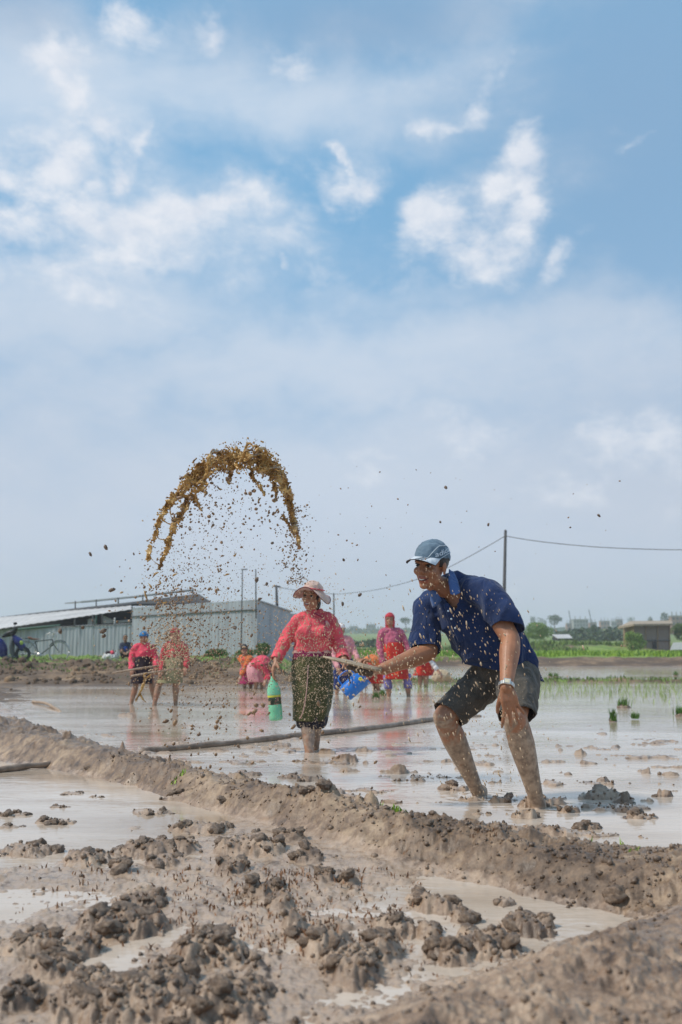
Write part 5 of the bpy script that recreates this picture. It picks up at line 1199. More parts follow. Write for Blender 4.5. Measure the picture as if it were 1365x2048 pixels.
# bicycle
TYRE = flat('tyre', (.025, .025, .026), .8); RIMM = flat('rim', (.42, .41, .40), .35, .6); FRAME = flat('bicycle_frame', (.035, .045, .042), .4, .3); SADB = flat('saddle_brown', (.16, .065, .028), .6); BLKP = flat('black_plastic', (.015, .015, .017), .5)
BY = 31.0
def bz(px, py, d=0): return P(px, py, BY+d)
rw, fw_ = bz(52, 1303), bz(118.5, 1303.5); wr_ = .315
BI = empty('bicycle', Vector(((rw.x+fw_.x)/2, BY, .44)), 'black roadster bicycle with brown saddle parked by the sheet fence', 'bicycle')
def wheel(c, r, parent, tr=.018, spokes=16, rim=RIMM, ax=Vector((0, 1, 0)), name='wheel'):
    mb = MB(); ring = [c+Vector((math.cos(t)*r, 0, math.sin(t)*r)) for t in np.linspace(0, 2*math.pi, 33)]
    mb.tube(ring, [tr]*33, 8, round_=False); W_ = mb.build(name, TYRE if name != 'wheel' or tr > .03 else RIMM, parent)
    mb = MB(); mb.tube([c+(p-c)*.94 for p in ring], [tr*.7]*33, 6, round_=False); mb.build('rim', rim, W_)
    mb = MB()
    for i in range(spokes):
        t = i*2*math.pi/spokes; mb.tube([c, c+Vector((math.cos(t)*r*.93, 0, math.sin(t)*r*.93))], [.003, .003], 4, round_=False)
    mb.tube([c-Vector((0, .05, 0)), c+Vector((0, .05, 0))], [.022, .022], 8); mb.build('spokes', RIMM, W_); return W_
wheel(rw, wr_, BI); wheel(fw_, wr_, BI)
bb, ss, hd1, hd2 = bz(79, 1311), bz(70.5, 1283), bz(105, 1279), bz(107.5, 1289)
mb = MB()
for a, b_, r in ((bb, ss, .016), (ss, hd1, .015), (bb, hd2, .017), (bb, rw, .011), (ss+Vector((0, 0, -.04)), rw, .009), (hd1, hd2, .019), (hd2, fw_, .012)): mb.tube([a, b_], [r, r], 8)
mb.build('frame', FRAME, BI)
mb = MB(); mb.tube([ss, ss+Vector((-.02, 0, .07))], [.013, .013], 8); mb.build('seat_post', RIMM, BI)
mb = MB(); s0 = bz(70, 1278.2); mb.tube([s0+Vector((-.14, 0, .03)), s0+Vector((-.04, 0, .0)), s0+Vector((.13, 0, .0))], [.085, .06, .025], 12, 3, flat=.5, up=(0, 0, 1)); mb.build('saddle', SADB, BI)
mb = MB(); h0 = hd1+Vector((-.01, 0, .06)); mb.tube([hd1, h0], [.013, .013], 8)
for s_ in (-1, 1): mb.tube([h0, h0+Vector((.09, .12*s_, .10)), h0+Vector((.05, .26*s_, .16)), h0+Vector((-.13, .27*s_, .06))], [.011]*4, 8, 3)
mb.build('handlebar', RIMM, BI)
mb = MB(); mb.tube([fw_+Vector((math.cos(t)*(wr_+.035), 0, math.sin(t)*(wr_+.035))) for t in np.linspace(1.0, 2.6, 10)], [.028]*10, 8, flat=.4); mb.build('mudguard', FRAME, BI)
mb = MB(); mb.lathe(bb-Vector((0, .03, 0)), (0, 1, 0), [(.001, 0), (.09, 0), (.09, .008), (.001, .008)], 20); mb.tube([bb, bb+Vector((.06, -.05, -.15))], [.01, .01], 6); mb.box(bb+Vector((.06, -.09, -.15)), (.08, .07, .02)); mb.build('crank', RIMM, BI)
mb = MB(); c = rw+Vector((-.05, 0, .40)); mb.box(c, (.42, .13, .02)); 
for q_ in (-.15, .15): mb.tube([c+Vector((q_, 0, 0)), rw], [.007, .007], 6)
mb.build('rack', FRAME, BI)
# scooter, half out of the picture
SCB = pmat('scooter_blue', [(.3, (.006, .010, .10)), (.7, (.012, .022, .17))], 6, 3, (.2, .35)); SCG = flat('scooter_sticker', (.32, .42, .06), .5); GREYP = flat('grey_plastic', (.10, .105, .11), .6); LAMPG = flat('lamp_glass', (.55, .57, .58), .15)
SY = 30.2
def s3(px, py, d=0): return P(px, py, SY+d)
SCO = empty('scooter', s3(10, 1318), 'dark blue scooter with black handlebar cover parked at the left edge', 'scooter')
fwc, rwc = s3(46, 1308.5), s3(-38, 1308.5)
for c in (fwc, rwc):
    W_ = wheel(c, .19, SCO, .05, 10, RIMM, name='wheel')
mb = MB(); mb.tube([s3(30, 1276), s3(38, 1284), s3(44, 1296)], [.10, .15, .10], 14, 3, flat=.9); mb.tube([s3(36, 1283), s3(47, 1292)], [.12, .07], 12); me = remesh(mb, .015, 3); mobj('front_cowl', me, SCB, SCO)
mb = MB(); mb.tube([s3(40, 1296), s3(47, 1297), s3(52, 1301)], [.06, .075, .04], 10, 2, flat=.8); mb.build('mudguard', GREYP, SCO)
mb = MB(); mb.tube([s3(26, 1280), s3(24, 1296), s3(27, 1312)], [.13, .17, .13], 14, 3, flat=.4, up=(1, 0, 0)); mb.build('leg_shield', GREYP, SCO)
mb = MB(); mb.tube([s3(28, 1314), s3(0, 1314), s3(-14, 1310)], [.13, .13, .13], 10, flat=.35); mb.build('footboard', GREYP, SCO)
mb = MB(); mb.tube([s3(6, 1312), s3(4, 1297), s3(-6, 1286), s3(-30, 1284), s3(-48, 1290)], [.14, .17, .19, .19, .12], 14, 3); me = remesh(mb, .015, 3); mobj('rear_body', me, SCB, SCO)
mb = MB(); mb.tube([s3(2, 1283), s3(-10, 1279), s3(-34, 1278), s3(-48, 1280)], [.10, .15, .15, .09], 12, 3, flat=.5); mb.build('seat', BLKP, SCO)
mb = MB(); mb.tube([s3(34, 1255, -.15), s3(28, 1264, -.02), s3(18, 1268), s3(7, 1273, .1)], [.03, .10, .11, .05], 12, 3, flat=.7); me = remesh(mb, .012, 2); mobj('handlebar_cover', me, BLKP, SCO)
mb = MB(); mb.tube([s3(24, 1268, -.25), s3(22, 1270), s3(24, 1268, .25)], [.02]*3, 8); mb.build('handlebar', BLKP, SCO)
for d in (-.25, .22):
    mb = MB(); mb.tube([s3(26, 1266, d), s3(30, 1250, d)], [.007, .007], 6); mb.ell(s3(31, 1247, d), (.06, .02, .045)); mb.build('mirror', BLKP, SCO)
mb = MB(); mb.ell(s3(42.5, 1285.5, -.10), (.075, .03, .065)); mb.build('headlight', SCG, SCO)
# white bundle by the fence and the sack in the field
SACK = cloth_material('sack_cloth', (.60, .58, .56), 120, .15); SACKB = cloth_material('sack_tan', (.46, .36, .24), 120, .2)
def bundle(c, r, label, mat_, name, cat, bits=None):
    mb = MB(); c = Vector(c); mb.ell(c, r); mb.ell(c+Vector((r[0]*.5, 0, -r[2]*.2)), (r[0]*.6, r[1]*.9, r[2]*.7)); mb.ell(c+Vector((-r[0]*.5, 0, -r[2]*.25)), (r[0]*.6, r[1]*.9, r[2]*.65)); me = remesh(mb, .018, 2); displace(me, folds(.03, 7)); o = mobj(name, me, mat_, None, c-Vector((0, 0, r[2]))); tag(o, label, cat)
    for (dx, dz, rr, m_) in bits or (): mb = MB(); mb.ell(c+Vector((dx, -.05, dz)), rr); me = remesh(mb, .015, 2); displace(me, folds(.02, 10)); mobj('cloth', me, m_, o)
    return o
bundle(P(222, 1314, 31.8), (.24, .18, .13), 'white bundle of clothes lying on the grass beside the sitting man', SACK, 'bundle', 'bundle', ((-.07, .13, (.09, .07, .05), BLACKSK), (.05, .13, (.07, .06, .06), PINKB)))
bundle(P(884, 1352, 22.5), (.19, .15, .12), 'pale lumpy sack lying in the water right of the elbow of the man', SACKB, 'sack', 'sack')
# hose lying across the flooded field, and the pipe and stick by the left bank
HOSE = pmat('hose', [(.35, (.13, .085, .055)), (.65, (.34, .25, .185))], 7, 6, (.35, .6), .5, 30)
def pipe(pts, r, label, name, cat, mat_, z=.012):
    L = [np.array(G(px, py, 0)+Vector((0, 0, z+dz))) for px, py, dz in pts]; mb = MB(); mb.tube(L, [r]*len(L), 12, 6); me = mb.mesh('p'); me = evaluated(me, [('SUBSURF', dict(levels=1))]); smooth(me); displace(me, lambda v: .007*perlin3(v[:, 0]*9, v[:, 1]*9, v[:, 2]*9)+.004*perlin3(v[:, 0]*26, v[:, 1]*26, v[:, 2]*26)); o = mobj(name, me, mat_, None, L[0]); tag(o, label, cat)
pipe([(285, 1507, 0), (360, 1500, .004), (470, 1489, 0), (560, 1480, .006), (650, 1470, .008), (740, 1460, .003), (820, 1449, .006), (900, 1437, 0), (960, 1433, -.02)], .030, 'long muddy hose lying across the flooded field behind the earth ridge', 'hose', 'hose', HOSE)
pipe([(-20, 1547, 0), (40, 1541, .01), (110, 1534, .015), (190, 1526, .06)], .022, 'muddy pipe running into the foot of the earth ridge at left', 'pipe', 'pipe', HOSE)
pipe([(66, 1405, .0), (72, 1407, .01), (92, 1411, .02), (112, 1419, .0), (122, 1423, -.02)], .019, 'short broken stick lying on the mud flat at far left', 'stick', 'stick', WOODP)
# thatched hut on the right
MAT_W = pmat('woven_wall', [(.3, (.16, .125, .105)), (.7, (.30, .245, .205))], 6, 5, (.8, .95), .5, 60, stretch=(1, 1, 4)); THATCH = pmat('thatch', [(.3, (.24, .185, .13)), (.7, (.42, .34, .25))], 5, 5, (.8, .95), .5, 50, stretch=(4, 1, 1)); PLANKW = pmat('plank', [(.3, (.20, .13, .07)), (.7, (.34, .23, .13))], 5, 5, (.7, .9), stretch=(4, 1, 1))
HY = 74.0; HU = empty('hut', Vector((px_x(1293, HY), HY, zt(1300, HY))), 'small woven bamboo hut with a flat overhanging thatched roof in the fields', 'hut')
def hq(px, py, d=0): return P(px, py, HY+d)
def panel(name, pts, mat_, th=.05):
    mb = MB(); mb.add([hq(*p) for p in pts], [tuple(range(len(pts)))]); me = mb.mesh('p'); me = solid(me, th); me.polygons.foreach_set('use_smooth', np.zeros(len(me.polygons), bool)); return mobj(name, me, mat_, HU)
panel('front_wall', [(1268, 1302), (1340, 1302), (1340, 1249), (1268, 1249)], MAT_W); panel('side_wall', [(1247, 1302, 2.5), (1268, 1302), (1268, 1249), (1247, 1252, 2.5)], PLANKW); panel('end_wall', [(1340, 1302), (1341, 1302, 3), (1341, 1249, 3), (1340, 1249)], MAT_W)
panel('roof', [(1236, 1254, 1.5), (1268, 1248, -.5), (1346, 1247, -.5), (1343, 1241, 3.5), (1262, 1242, 4)], THATCH, .14)
for px in (1268, 1292, 1316, 1340):
    mb = MB(); mb.tube([hq(px, 1303, -.07), hq(px, 1248, -.07)], [.05, .045], 6); mb.build('corner_post', PLANKW, HU)
mb = MB(); mb.tube([hq(1267, 1282, -.07), hq(1341, 1281, -.07)], [.05, .05], 6); mb.build('cross_beam', POSTM, HU)
mb = MB(); mb.box(hq(1309, 1288, -.05), (.28, .06, .62)); mb.build('opening_shade', DKIN, HU, sm=False)  # near-black box on the wall stands for the shade indoors
# pale roofs and boards in the fields
def slab(name, pts, Y, label, cat, mat_, th=.06):
    mb = MB(); mb.add([P(px, py, Y+d) for px, py, d in pts], [tuple(range(len(pts)))]); me = mb.mesh('s'); me = solid(me, th); me.polygons.foreach_set('use_smooth', np.zeros(len(me.polygons), bool)); o = mobj(name, me, mat_, None, P(pts[0][0], pts[0][1], Y)); return tag(o, label, cat)
o = slab('low_shed', [(1104, 1269, 0), (1116, 1276.5, -2), (1146, 1276, -2), (1138, 1268.5, 0)], 112, 'low shed with a pale shining sheet roof among the fields', 'shed', AWN)
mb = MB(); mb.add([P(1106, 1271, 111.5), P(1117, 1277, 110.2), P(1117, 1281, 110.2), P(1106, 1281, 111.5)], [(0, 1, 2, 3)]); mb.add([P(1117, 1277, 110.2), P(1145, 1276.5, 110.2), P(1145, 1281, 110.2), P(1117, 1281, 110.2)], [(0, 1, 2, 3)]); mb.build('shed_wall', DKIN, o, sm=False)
o = slab('board', [(1341, 1300, 0), (1372, 1299, 0), (1372, 1284, .1), (1347, 1285, .1)], 70, 'white board leaning at the right edge beside the hut', 'board', WHITEP)
# houses of the far town
BRICKF = pmat('far_brick', [(.3, (.30, .14, .10)), (.7, (.42, .23, .17))], .5, 3, (.8, .9)); CONCF = pmat('far_concrete', [(.3, (.26, .25, .25)), (.7, (.40, .39, .38))], .5, 3, (.8, .9)); WINF = flat('far_window', (.03, .035, .04), .3)
def house(px0, px1, py0, py1, Y, mat_, label, nwin, nfl, roof=True):
    a, b_ = P(px0, py1, Y), P(px1, py0, Y); w_, h_ = b_.x-a.x, b_.z-a.z; dp = w_*.7
    E = empty('house', Vector(((a.x+b_.x)/2, Y, a.z)), label, 'house')
    mb = MB(); mb.box(((a.x+b_.x)/2, Y+dp/2, a.z+h_/2-.5), (w_, dp, h_+1)); mb.build('walls', mat_, E, sm=False)
    if roof: mb = MB(); mb.box(((a.x+b_.x)/2, Y+dp/2-.3, b_.z+.2), (w_*1.08, dp*1.08, .4)); mb.build('roof_slab', CONCF, E, sm=False)
    for i in range(nwin):
        for j in range(nfl):
            mb = MB(); mb.box((a.x+w_*(i+.5)/nwin, Y-.05, a.z+h_*(j+.55)/nfl), (w_/nwin*.5, .2, h_/nfl*.5)); mb.build('window', WINF, E, sm=False)
    for i in range(3): mb = MB(); mb.box((a.x+w_*(.15+.35*i), Y+1, b_.z+.9), (.3, .3, 1.4)); mb.build('roof_pillar', CONCF, E, sm=False)
for a in ((1134, 1148, 1248, 1262, 430, BRICKF, 'small brick house left of the grey concrete block on the horizon', 2, 2), (1148, 1177, 1240, 1262, 420, CONCF, 'grey three storey concrete block on the horizon between the two masts', 5, 3), (1180, 1194, 1246, 1262, 430, BRICKF, 'narrow pinkish house right of the concrete block on the horizon', 2, 2),
          (1202, 1220, 1243, 1262, 440, BRICKF, 'square brick house alone left of the paired houses on the horizon', 3, 2), (1224, 1234, 1244, 1262, 430, CONCF, 'narrow grey house on the horizon', 2, 2), (1234, 1246, 1240, 1262, 450, BRICKF, 'tall brick house on the horizon behind the hut roof', 2, 3),
          (1344, 1368, 1233, 1262, 330, BRICKF, 'large reddish house at the right edge beyond the hut', 3, 3), (1029, 1039, 1228, 1260, 560, CONCF, 'pale hazy tower on the horizon just right of the man', 2, 5), (700, 716, 1254, 1264, 520, CONCF, 'low hazy house on the horizon right of the hat woman', 2, 1), (733, 752, 1250, 1264, 540, CONCF, 'long hazy house on the horizon left of the red skirted woman', 4, 2)): house(*a)
for (x0, y0, x1, y1) in ((1145, 1262, 1138, 1221), (1187, 1262, 1178, 1219)):
    pole(x0, y0, x1, y1, 300, .13, 'leaning lattice mast on the horizon, %s of the two' % ('left' if x0 < 1150 else 'right'), POSTM, 'mast', 'mast')
# ---------------------------------------------------------------- vegetation
def leaf_mat(name, c, v=.35):
    m, t, b = mat_new(name); co = t.new('ShaderNodeTexCoord').outputs['Object']
    n = t.noise(co, 1.4, 5, .65); n2 = t.noise(co, 9, 3, .6)
    t.put(b.inputs['Base Color'], t.ramp(t.math('MULTIPLY_ADD', n, .6, t.math('MULTIPLY', n2, .4)), [(.35, tuple(x*(1-v) for x in c)), (.5, c), (.65, (min(1, c[0]*(1+v*1.4)), c[1]*(1+v*1.1), c[2]*(1+v*.6)))]))
    b.inputs['Roughness'].default_value = .6; b.inputs['Transmission Weight'].default_value = 0; b.inputs['Subsurface Weight'].default_value = .0
    return m
LF_B = leaf_mat('leaf_bush', (.10, .165, .034)); LF_D = leaf_mat('leaf_dark', (.045, .080, .028)); LF_L = leaf_mat('leaf_light', (.155, .255, .04)); GRASSM = leaf_mat('grass', (.115, .19, .028), .45); RICEM = leaf_mat('rice_green', (.21, .34, .022), .22); SEEDM = leaf_mat('seedling', (.26, .36, .11), .3); BUNDM = leaf_mat('seedling_bundle', (.09, .19, .022), .4); BARK = pmat('bark', [(.3, (.07, .05, .035)), (.7, (.15, .115, .085))], 10, 4, (.8, .95))
def leaves(name, blobs, n, size, mat_, parent, seed=1, fill=.55):
    """leaf clusters through the volume of several lumps, denser towards the outside, with gaps"""
    rg = np.random.default_rng(seed); vol = np.array([b[1][0]*b[1][1]*b[1][2] for b in blobs]); vol = vol/vol.sum(); V = []; 
    pick = rg.choice(len(blobs), n, p=vol); c = np.array([b[0] for b in blobs])[pick]; r = np.array([b[1] for b in blobs])[pick]
    d = rg.normal(size=(n, 3)); d /= np.linalg.norm(d, axis=1)[:, None]; rad = rg.uniform(fill, 1.0, n)**.6*(1+rg.normal(0, .07, n)); p = c+d*r*rad[:, None]
    keep = perlin3(p[:, 0]*1.6/r[:, 0].mean()+seed, p[:, 1]*1.6/r[:, 0].mean(), p[:, 2]*1.6/r[:, 0].mean()) > -.28; p = p[keep]; n = len(p)
    u = rg.normal(size=(n, 3)); u /= np.linalg.norm(u, axis=1)[:, None]; w_ = np.cross(u, rg.normal(size=(n, 3))); w_ /= np.linalg.norm(w_, axis=1)[:, None]
    s = size*rg.uniform(.6, 1.4, (n, 1)); q = np.stack([p-u*s, p+w_*s*.55, p+u*s, p-w_*s*.55], 1).reshape(-1, 3)
    return mobj(name, fast_mesh(name, q, np.arange(4*n).reshape(-1, 4)), mat_, parent)
def tree(px, py0, py1, Y, wpx, label, mat_, name='tree', n=700, shape='round', cat='tree', group=None, seed=1, trunk=.35):
    base = P(px, py1, Y); k = Y/FPX; h = (py1-py0)*k; w_ = wpx*k*.5; rg = np.random.default_rng(seed)
    E = empty(name, base, label, cat, group)
    if trunk > 0:
        mb = MB(); tp = base+Vector((0, 0, h*trunk)); mb.tube([base-Vector((0, 0, .3)), base+Vector((h*.02, 0, h*trunk*.6)), tp, base+Vector((0, 0, h*.75))], [h*.035, h*.028, h*.022, h*.008], 8, 2)
        for i in range(5):
            a = i*1.3+seed; mb.tube([tp+Vector((0, 0, h*.06*i)), tp+Vector((math.cos(a)*w_*.35, math.sin(a)*w_*.35, h*.12+h*.06*i)), tp+Vector((math.cos(a)*w_*.7, math.sin(a)*w_*.7, h*.2+h*.06*i))], [h*.014, h*.010, h*.004], 6, 2)
        mb.build('trunk', BARK, E)
    bl = []; cz = trunk*h; ch = h-cz
    for i in range(7 if shape != 'flat' else 9):
        a = rg.uniform(0, 6.28); rr = rg.uniform(.1, .62); zz = rg.uniform(.25, .8) if shape != 'flat' else rg.uniform(.45, .8)
        sc = rg.uniform(.30, .5)*(1.0 if shape != 'cone' else 1.1-zz*.7)
        bl.append((np.array((base.x+math.cos(a)*rr*w_, base.y+math.sin(a)*rr*w_, base.z+cz+ch*zz)), np.array((w_*sc, w_*sc, ch*(.26 if shape != 'flat' else .2)))))
    bl.append((np.array((base.x, base.y, base.z+cz+ch*.5)), np.array((w_*.6, w_*.6, ch*.48))))
    leaves('crown', bl, n if Y > 150 else int(n*2.2), max(.10, h*.035) if Y > 150 else max(.04, h*.028), mat_, E, seed); return E
tree(812, 1234, 1263, 330, 30, 'lone flat topped tree on the horizon left of the man', LF_D, n=900, shape='flat', seed=2, trunk=.45)
tree(1110, 1229, 1264, 300, 36, 'broad flat crowned tree on the horizon above the light green bush', LF_D, n=1200, shape='flat', seed=3, trunk=.35)
tree(1067, 1233, 1262, 420, 14, 'slim hazy tree on the horizon left of the broad tree', LF_D, n=500, seed=4, trunk=.2)
tree(1086, 1235, 1262, 460, 26, 'pale hazy tree on the horizon touching the broad tree', LF_D, n=600, seed=5, trunk=.15)
tree(1035, 1226, 1266, 520, 22, 'tall pale hazy tree on the horizon beside the shoulder of the man', LF_D, n=600, seed=6, trunk=.15)
tree(1330, 1223, 1258, 310, 26, 'pointed dark tree on the horizon above the hut roof', LF_D, n=900, shape='cone', seed=7, trunk=.12)
tree(1302, 1232, 1256, 330, 16, 'small round tree on the horizon above the hut roof', LF_D, n=600, seed=8, trunk=.2)
tree(1262, 1234, 1262, 480, 20, 'hazy tree on the horizon left of the hut roof', LF_D, n=500, seed=9, trunk=.15)
tree(1242, 1238, 1262, 520, 16, 'faint hazy tree among the horizon houses', LF_D, n=400, seed=10, trunk=.15)
tree(1076, 1243, 1281, 88, 80, 'wide light green bush in the fields right of the man', LF_L, 'bush', 3600, cat='bush', seed=11, trunk=0)
tree(1040, 1262, 1284, 90, 50, 'low green bush beside the back of the man', LF_B, 'bush', 1500, cat='bush', seed=12, trunk=0)
tree(1266, 1264, 1304, 66, 54, 'round light green bush in front of the hut', LF_L, 'bush', 3200, cat='bush', seed=13, trunk=0)
tree(1362, 1246, 1282, 78, 44, 'green bush at the right edge behind the hut', LF_B, 'bush', 2400, cat='bush', seed=14, trunk=0)
tree(530, 1286, 1312, 34, 34, 'dark green bush against the shed wall left of the hat woman', LF_B, 'bush', 1200, cat='bush', seed=15, trunk=0)
tree(430, 1299, 1314, 34, 60, 'low weedy bush along the foot of the shed', LF_B, 'bush', 900, cat='bush', seed=16, trunk=0)
tree(490, 1298, 1314, 34.5, 60, 'low weedy bush behind the crouching pink worker', LF_B, 'bush', 900, cat='bush', seed=17, trunk=0)
# hedges and crops that read as one mass
def strip(name, pts, n, hgt, size, mat_, seed):
    rg = np.random.default_rng(seed); V = []; Q_ = []
    for i in range(n):
        t = rg.uniform(0, len(pts)-1); k = int(t); a, b_ = pts[k], pts[min(k+1, len(pts)-1)]; f = t-k
        V.append((a[0]+(b_[0]-a[0])*f, a[1]+(b_[1]-a[1])*f+rg.normal(0, a[2])))
    V = np.array(V); z = height(V[:, 0], V[:, 1]); hh = hgt*(.65+.5*fbm2(V[:, 0], V[:, 1], .35, 3, seed)); p = np.column_stack([V, z+np.abs(rg.uniform(0, 1, n))*np.maximum(hh, .1)])
    u = rg.normal(size=(n, 3)); u /= np.linalg.norm(u, axis=1)[:, None]; w_ = np.cross(u, rg.normal(size=(n, 3))); w_ /= np.linalg.norm(w_, axis=1)[:, None]; s = size*rg.uniform(.6, 1.4, (n, 1))
    q = np.stack([p-u*s, p+w_*s*.5, p+u*s, p-w_*s*.5], 1).reshape(-1, 3); o = mobj(name, fast_mesh(name, q, np.arange(4*n).reshape(-1, 4)), mat_); tag(o, kind='stuff'); return o
strip('maize_crop', [(px_x(640, 125), 125, 1.5), (px_x(840, 125), 125, 1.5)], 5000, 1.0, .22, LF_D, 1)
strip('hedge', [(px_x(1120, 150), 150, 3), (px_x(1250, 150), 150, 3)], 5000, 2.2, .30, LF_D, 2)
strip('far_woods', [(-110, 500, 25), (-30, 520, 25), (0, 540, 25), (60, 560, 25), (140, 560, 25), (220, 540, 25)], 9000, 3.4, .8, LF_D, 3)
def field_blades(name, n, xr, yr, hgt, mat_, width, seed, per=1, cond=None, lean=.35):
    rg = np.random.default_rng(seed); y = rg.uniform(yr[0], yr[1], n); u = rg.uniform(xr[0], xr[1], n); x = u*y
    z, kr_, kb_, mm, ld_, s3_ = height(x, y, True); k = np.ones(n, bool) if cond is None else cond(x, y, z, ld_)
    x, y, z = x[k], y[k], z[k]; o = blades(name, np.column_stack([x, y, z-.01]), hgt*rg.uniform(.6, 1.2, len(x)), mat_, width, lean, per, seed=seed); tag(o, kind='stuff'); return o
field_blades('rice_crop', 16000, (.0, .42), (49.0, 68), .26, RICEM, .04, 5, 1)
field_blades('bank_grass', 9000, (-.42, -.03), (24.6, 34), .085, GRASSM, .014, 6, 1, lambda x, y, z, l: (fbm2(x, y, .55, 4, 21)+.05*(y-29.0) > .0) & (z > .18))
field_blades('slope_weeds', 1500, (-.42, -.02), (20.5, 28), .07, LF_B, .016, 16, 1, lambda x, y, z, l: (fbm2(x, y, .9, 3, 24) > .22) & (z > .08))
field_blades('weed_grass', 8000, (-.03, .42), (70, 84), .42, GRASSM, .06, 7, 1, lambda x, y, z, l: (fbm2(x, y, .13, 3, 22)+.9*sstep(.25, .20, x/y)-.1 > .0))
field_blades('verge_grass', 2600, (-.05, .42), (23.4, 24.6), .09, GRASSM, .012, 8, 1, lambda x, y, z, l: z > .02)
field_blades('middle_grass', 3500, (-.02, .13), (34, 48), .14, RICEM, .03, 9, 1, lambda x, y, z, l: z > .2)
# rice seedlings set out in rows in the flooded field
rows = []
for y in np.arange(14.6, 23.5, .22):
    for x in np.arange(.9, 9.6, .17):
        if x/y < .035 or (x/y < .16 and y < 18.5): continue
        if RNG.uniform() < .72*sstep(14.2, 17.0, y+1.2*math.sin(x*1.3)): rows.append((x+RNG.normal(0, .03), y+RNG.normal(0, .04)))
ra = np.array(rows); o = blades('rice_seedlings', np.column_stack([ra, np.full(len(ra), -.005)]), RNG.uniform(.08, .16, len(ra)), SEEDM, .0034, .5, 3, seed=12, bend=.5); tag(o, kind='stuff')
# bundles of seedlings waiting to be planted
def seedling_bundle(px, py, hpx, wpx, label, mound=True, lean=.35, group=None):
    g = G(px, py); k = g.y/FPX; E = empty('seedling_bundle', g, label, 'seedlings', group)
    rg = np.random.default_rng(int(px)); n = 90; w_ = wpx*k*.5
    pts = np.column_stack([g.x+rg.normal(0, w_*.42, n), g.y+rg.normal(0, w_*.3, n), np.full(n, .01)])
    blades('leaves', pts, rg.uniform(.6, 1.0, n)*hpx*k, BUNDM, .0045, lean, 1, parent=None, seed=int(px), bend=.25).parent = E; E.children[0].data.transform(Matrix.Translation(-g))
    if mound:
        mb = MB(); mb.ell(g, (w_*1.05, w_*.8, hpx*k*.22)); me = remesh(mb, .012, 2); displace(me, folds(.012, 22)); mobj('root_clump', me, MUDC, E)
seedling_bundle(1248, 1415, 22, 26, 'thick seedling bundle standing among the planted rows, largest on the right', lean=.3)
seedling_bundle(1227, 1443, 26, 14, 'slim seedling bundle on a muddy mound left of the small tilted one'); seedling_bundle(1272, 1439, 16, 16, 'small tilted seedling bundle right of the slim one', False, .9)
seedling_bundle(1361, 1432, 22, 18, 'seedling bundle at the right edge of the flooded field'); seedling_bundle(1101, 1354, 9, 10, 'left seedling bundle of the pair on the far dyke'); seedling_bundle(1113, 1354, 9, 8, 'right seedling bundle of the pair on the far dyke')
seedling_bundle(765, 1392, 14, 14, 'seedling bundle at the left foot of the red skirted woman'); seedling_bundle(752, 1398, 16, 12, 'seedling bundle just behind the blue jug'); seedling_bundle(1352, 1352, 12, 8, 'dark seedling bundle on the far dyke at the right edge')
# tufts on the near ridge
def tuft(px, py, hpx, n, wpx, label, z=.1, lean=.4):
    g = G(px, py, z); zz = float(height(np.array([g.x]), np.array([g.y]))[0]); g = G(px, py, max(zz, 0)); k = g.y/FPX; rg = np.random.default_rng(int(px*3+py)); w_ = wpx*k*.5
    pts = np.column_stack([g.x+rg.normal(0, w_, n), g.y+rg.normal(0, w_*.6, n)]); z_ = np.maximum(height(pts[:, 0], pts[:, 1]), 0)-.004
    o = blades('grass_tuft', np.column_stack([pts, z_]), hpx*k*rg.uniform(.35, 1.0, n)**1.2, RICEM, .0042, lean, 1, seed=int(px), bend=.5); o.data.transform(Matrix.Translation(-g)); o.location = g; tag(o, label, 'grass')
tuft(850, 1632, 46, 70, 30, 'tallest tuft of fresh grass growing on the near ridge left of the man'); tuft(738, 1612, 26, 22, 12, 'small grass tuft on the ridge below the hat woman'); tuft(762, 1612, 22, 16, 10, 'second small grass tuft right of the ridge top')
tuft(798, 1632, 18, 20, 20, 'short thin grass patch between the ridge tufts'); tuft(1242, 1680, 28, 5, 3, 'single grass blade cluster at the water edge, far right of the ridge', lean=.2); tuft(1176, 1672, 26, 4, 3, 'two grass blades on the ridge at the right', lean=.2); tuft(1020, 1660, 22, 6, 8, 'few thin grass blades on the ridge right of the foot of the man', lean=.9); tuft(40, 1484, 20, 10, 10, 'small green sprout on the mound at the left edge'); tuft(355, 1545, 14, 14, 14, 'tiny green sprout at the foot of the ridge beside the pipe'); tuft(1270, 1706, 18, 5, 5, 'few short blades on the right hand end of the ridge')
# ---------------------------------------------------------------- flying mud: the arc, its threads and the spray
def liquid(name, stops, rough, sub=0):
    m, t, b = mat_new(name); co = t.new('ShaderNodeTexCoord').outputs['Object']
    t.put(b.inputs['Base Color'], t.ramp(t.noise(co, 16, 4, .6), stops)); b.inputs['Roughness'].default_value = rough; b.inputs['IOR'].default_value = 1.36
    if sub: b.inputs['Transmission Weight'].default_value = sub
    return m
ARCM = liquid('flying_mud', [(.36, (.20, .095, .022)), (.5, (.52, .29, .08)), (.62, (.72, .48, .19))], .18, .30)
DROPD = liquid('drops_brown', [(.35, (.15, .085, .045)), (.65, (.36, .22, .12))], .3); DROPL = liquid('drops_pale', [(.35, (.42, .28, .16)), (.65, (.66, .49, .32))], .3)  # pale drops: their wet glint is put into the base colour
SPY = 6.1; rg = np.random.default_rng(21)
outer = [(296, 1122, 5), (300, 1098, 5), (312, 1066, 6), (322, 1036, 8), (338, 1008, 9), (362, 984, 12), (392, 953, 19), (424, 927, 22), (456, 916, 25), (490, 912, 29), (522, 920, 27), (546, 938, 20), (562, 960, 14), (574, 985, 11), (582, 1016, 8), (588, 1046, 6), (595, 1072, 4), (599, 1098, 3)]
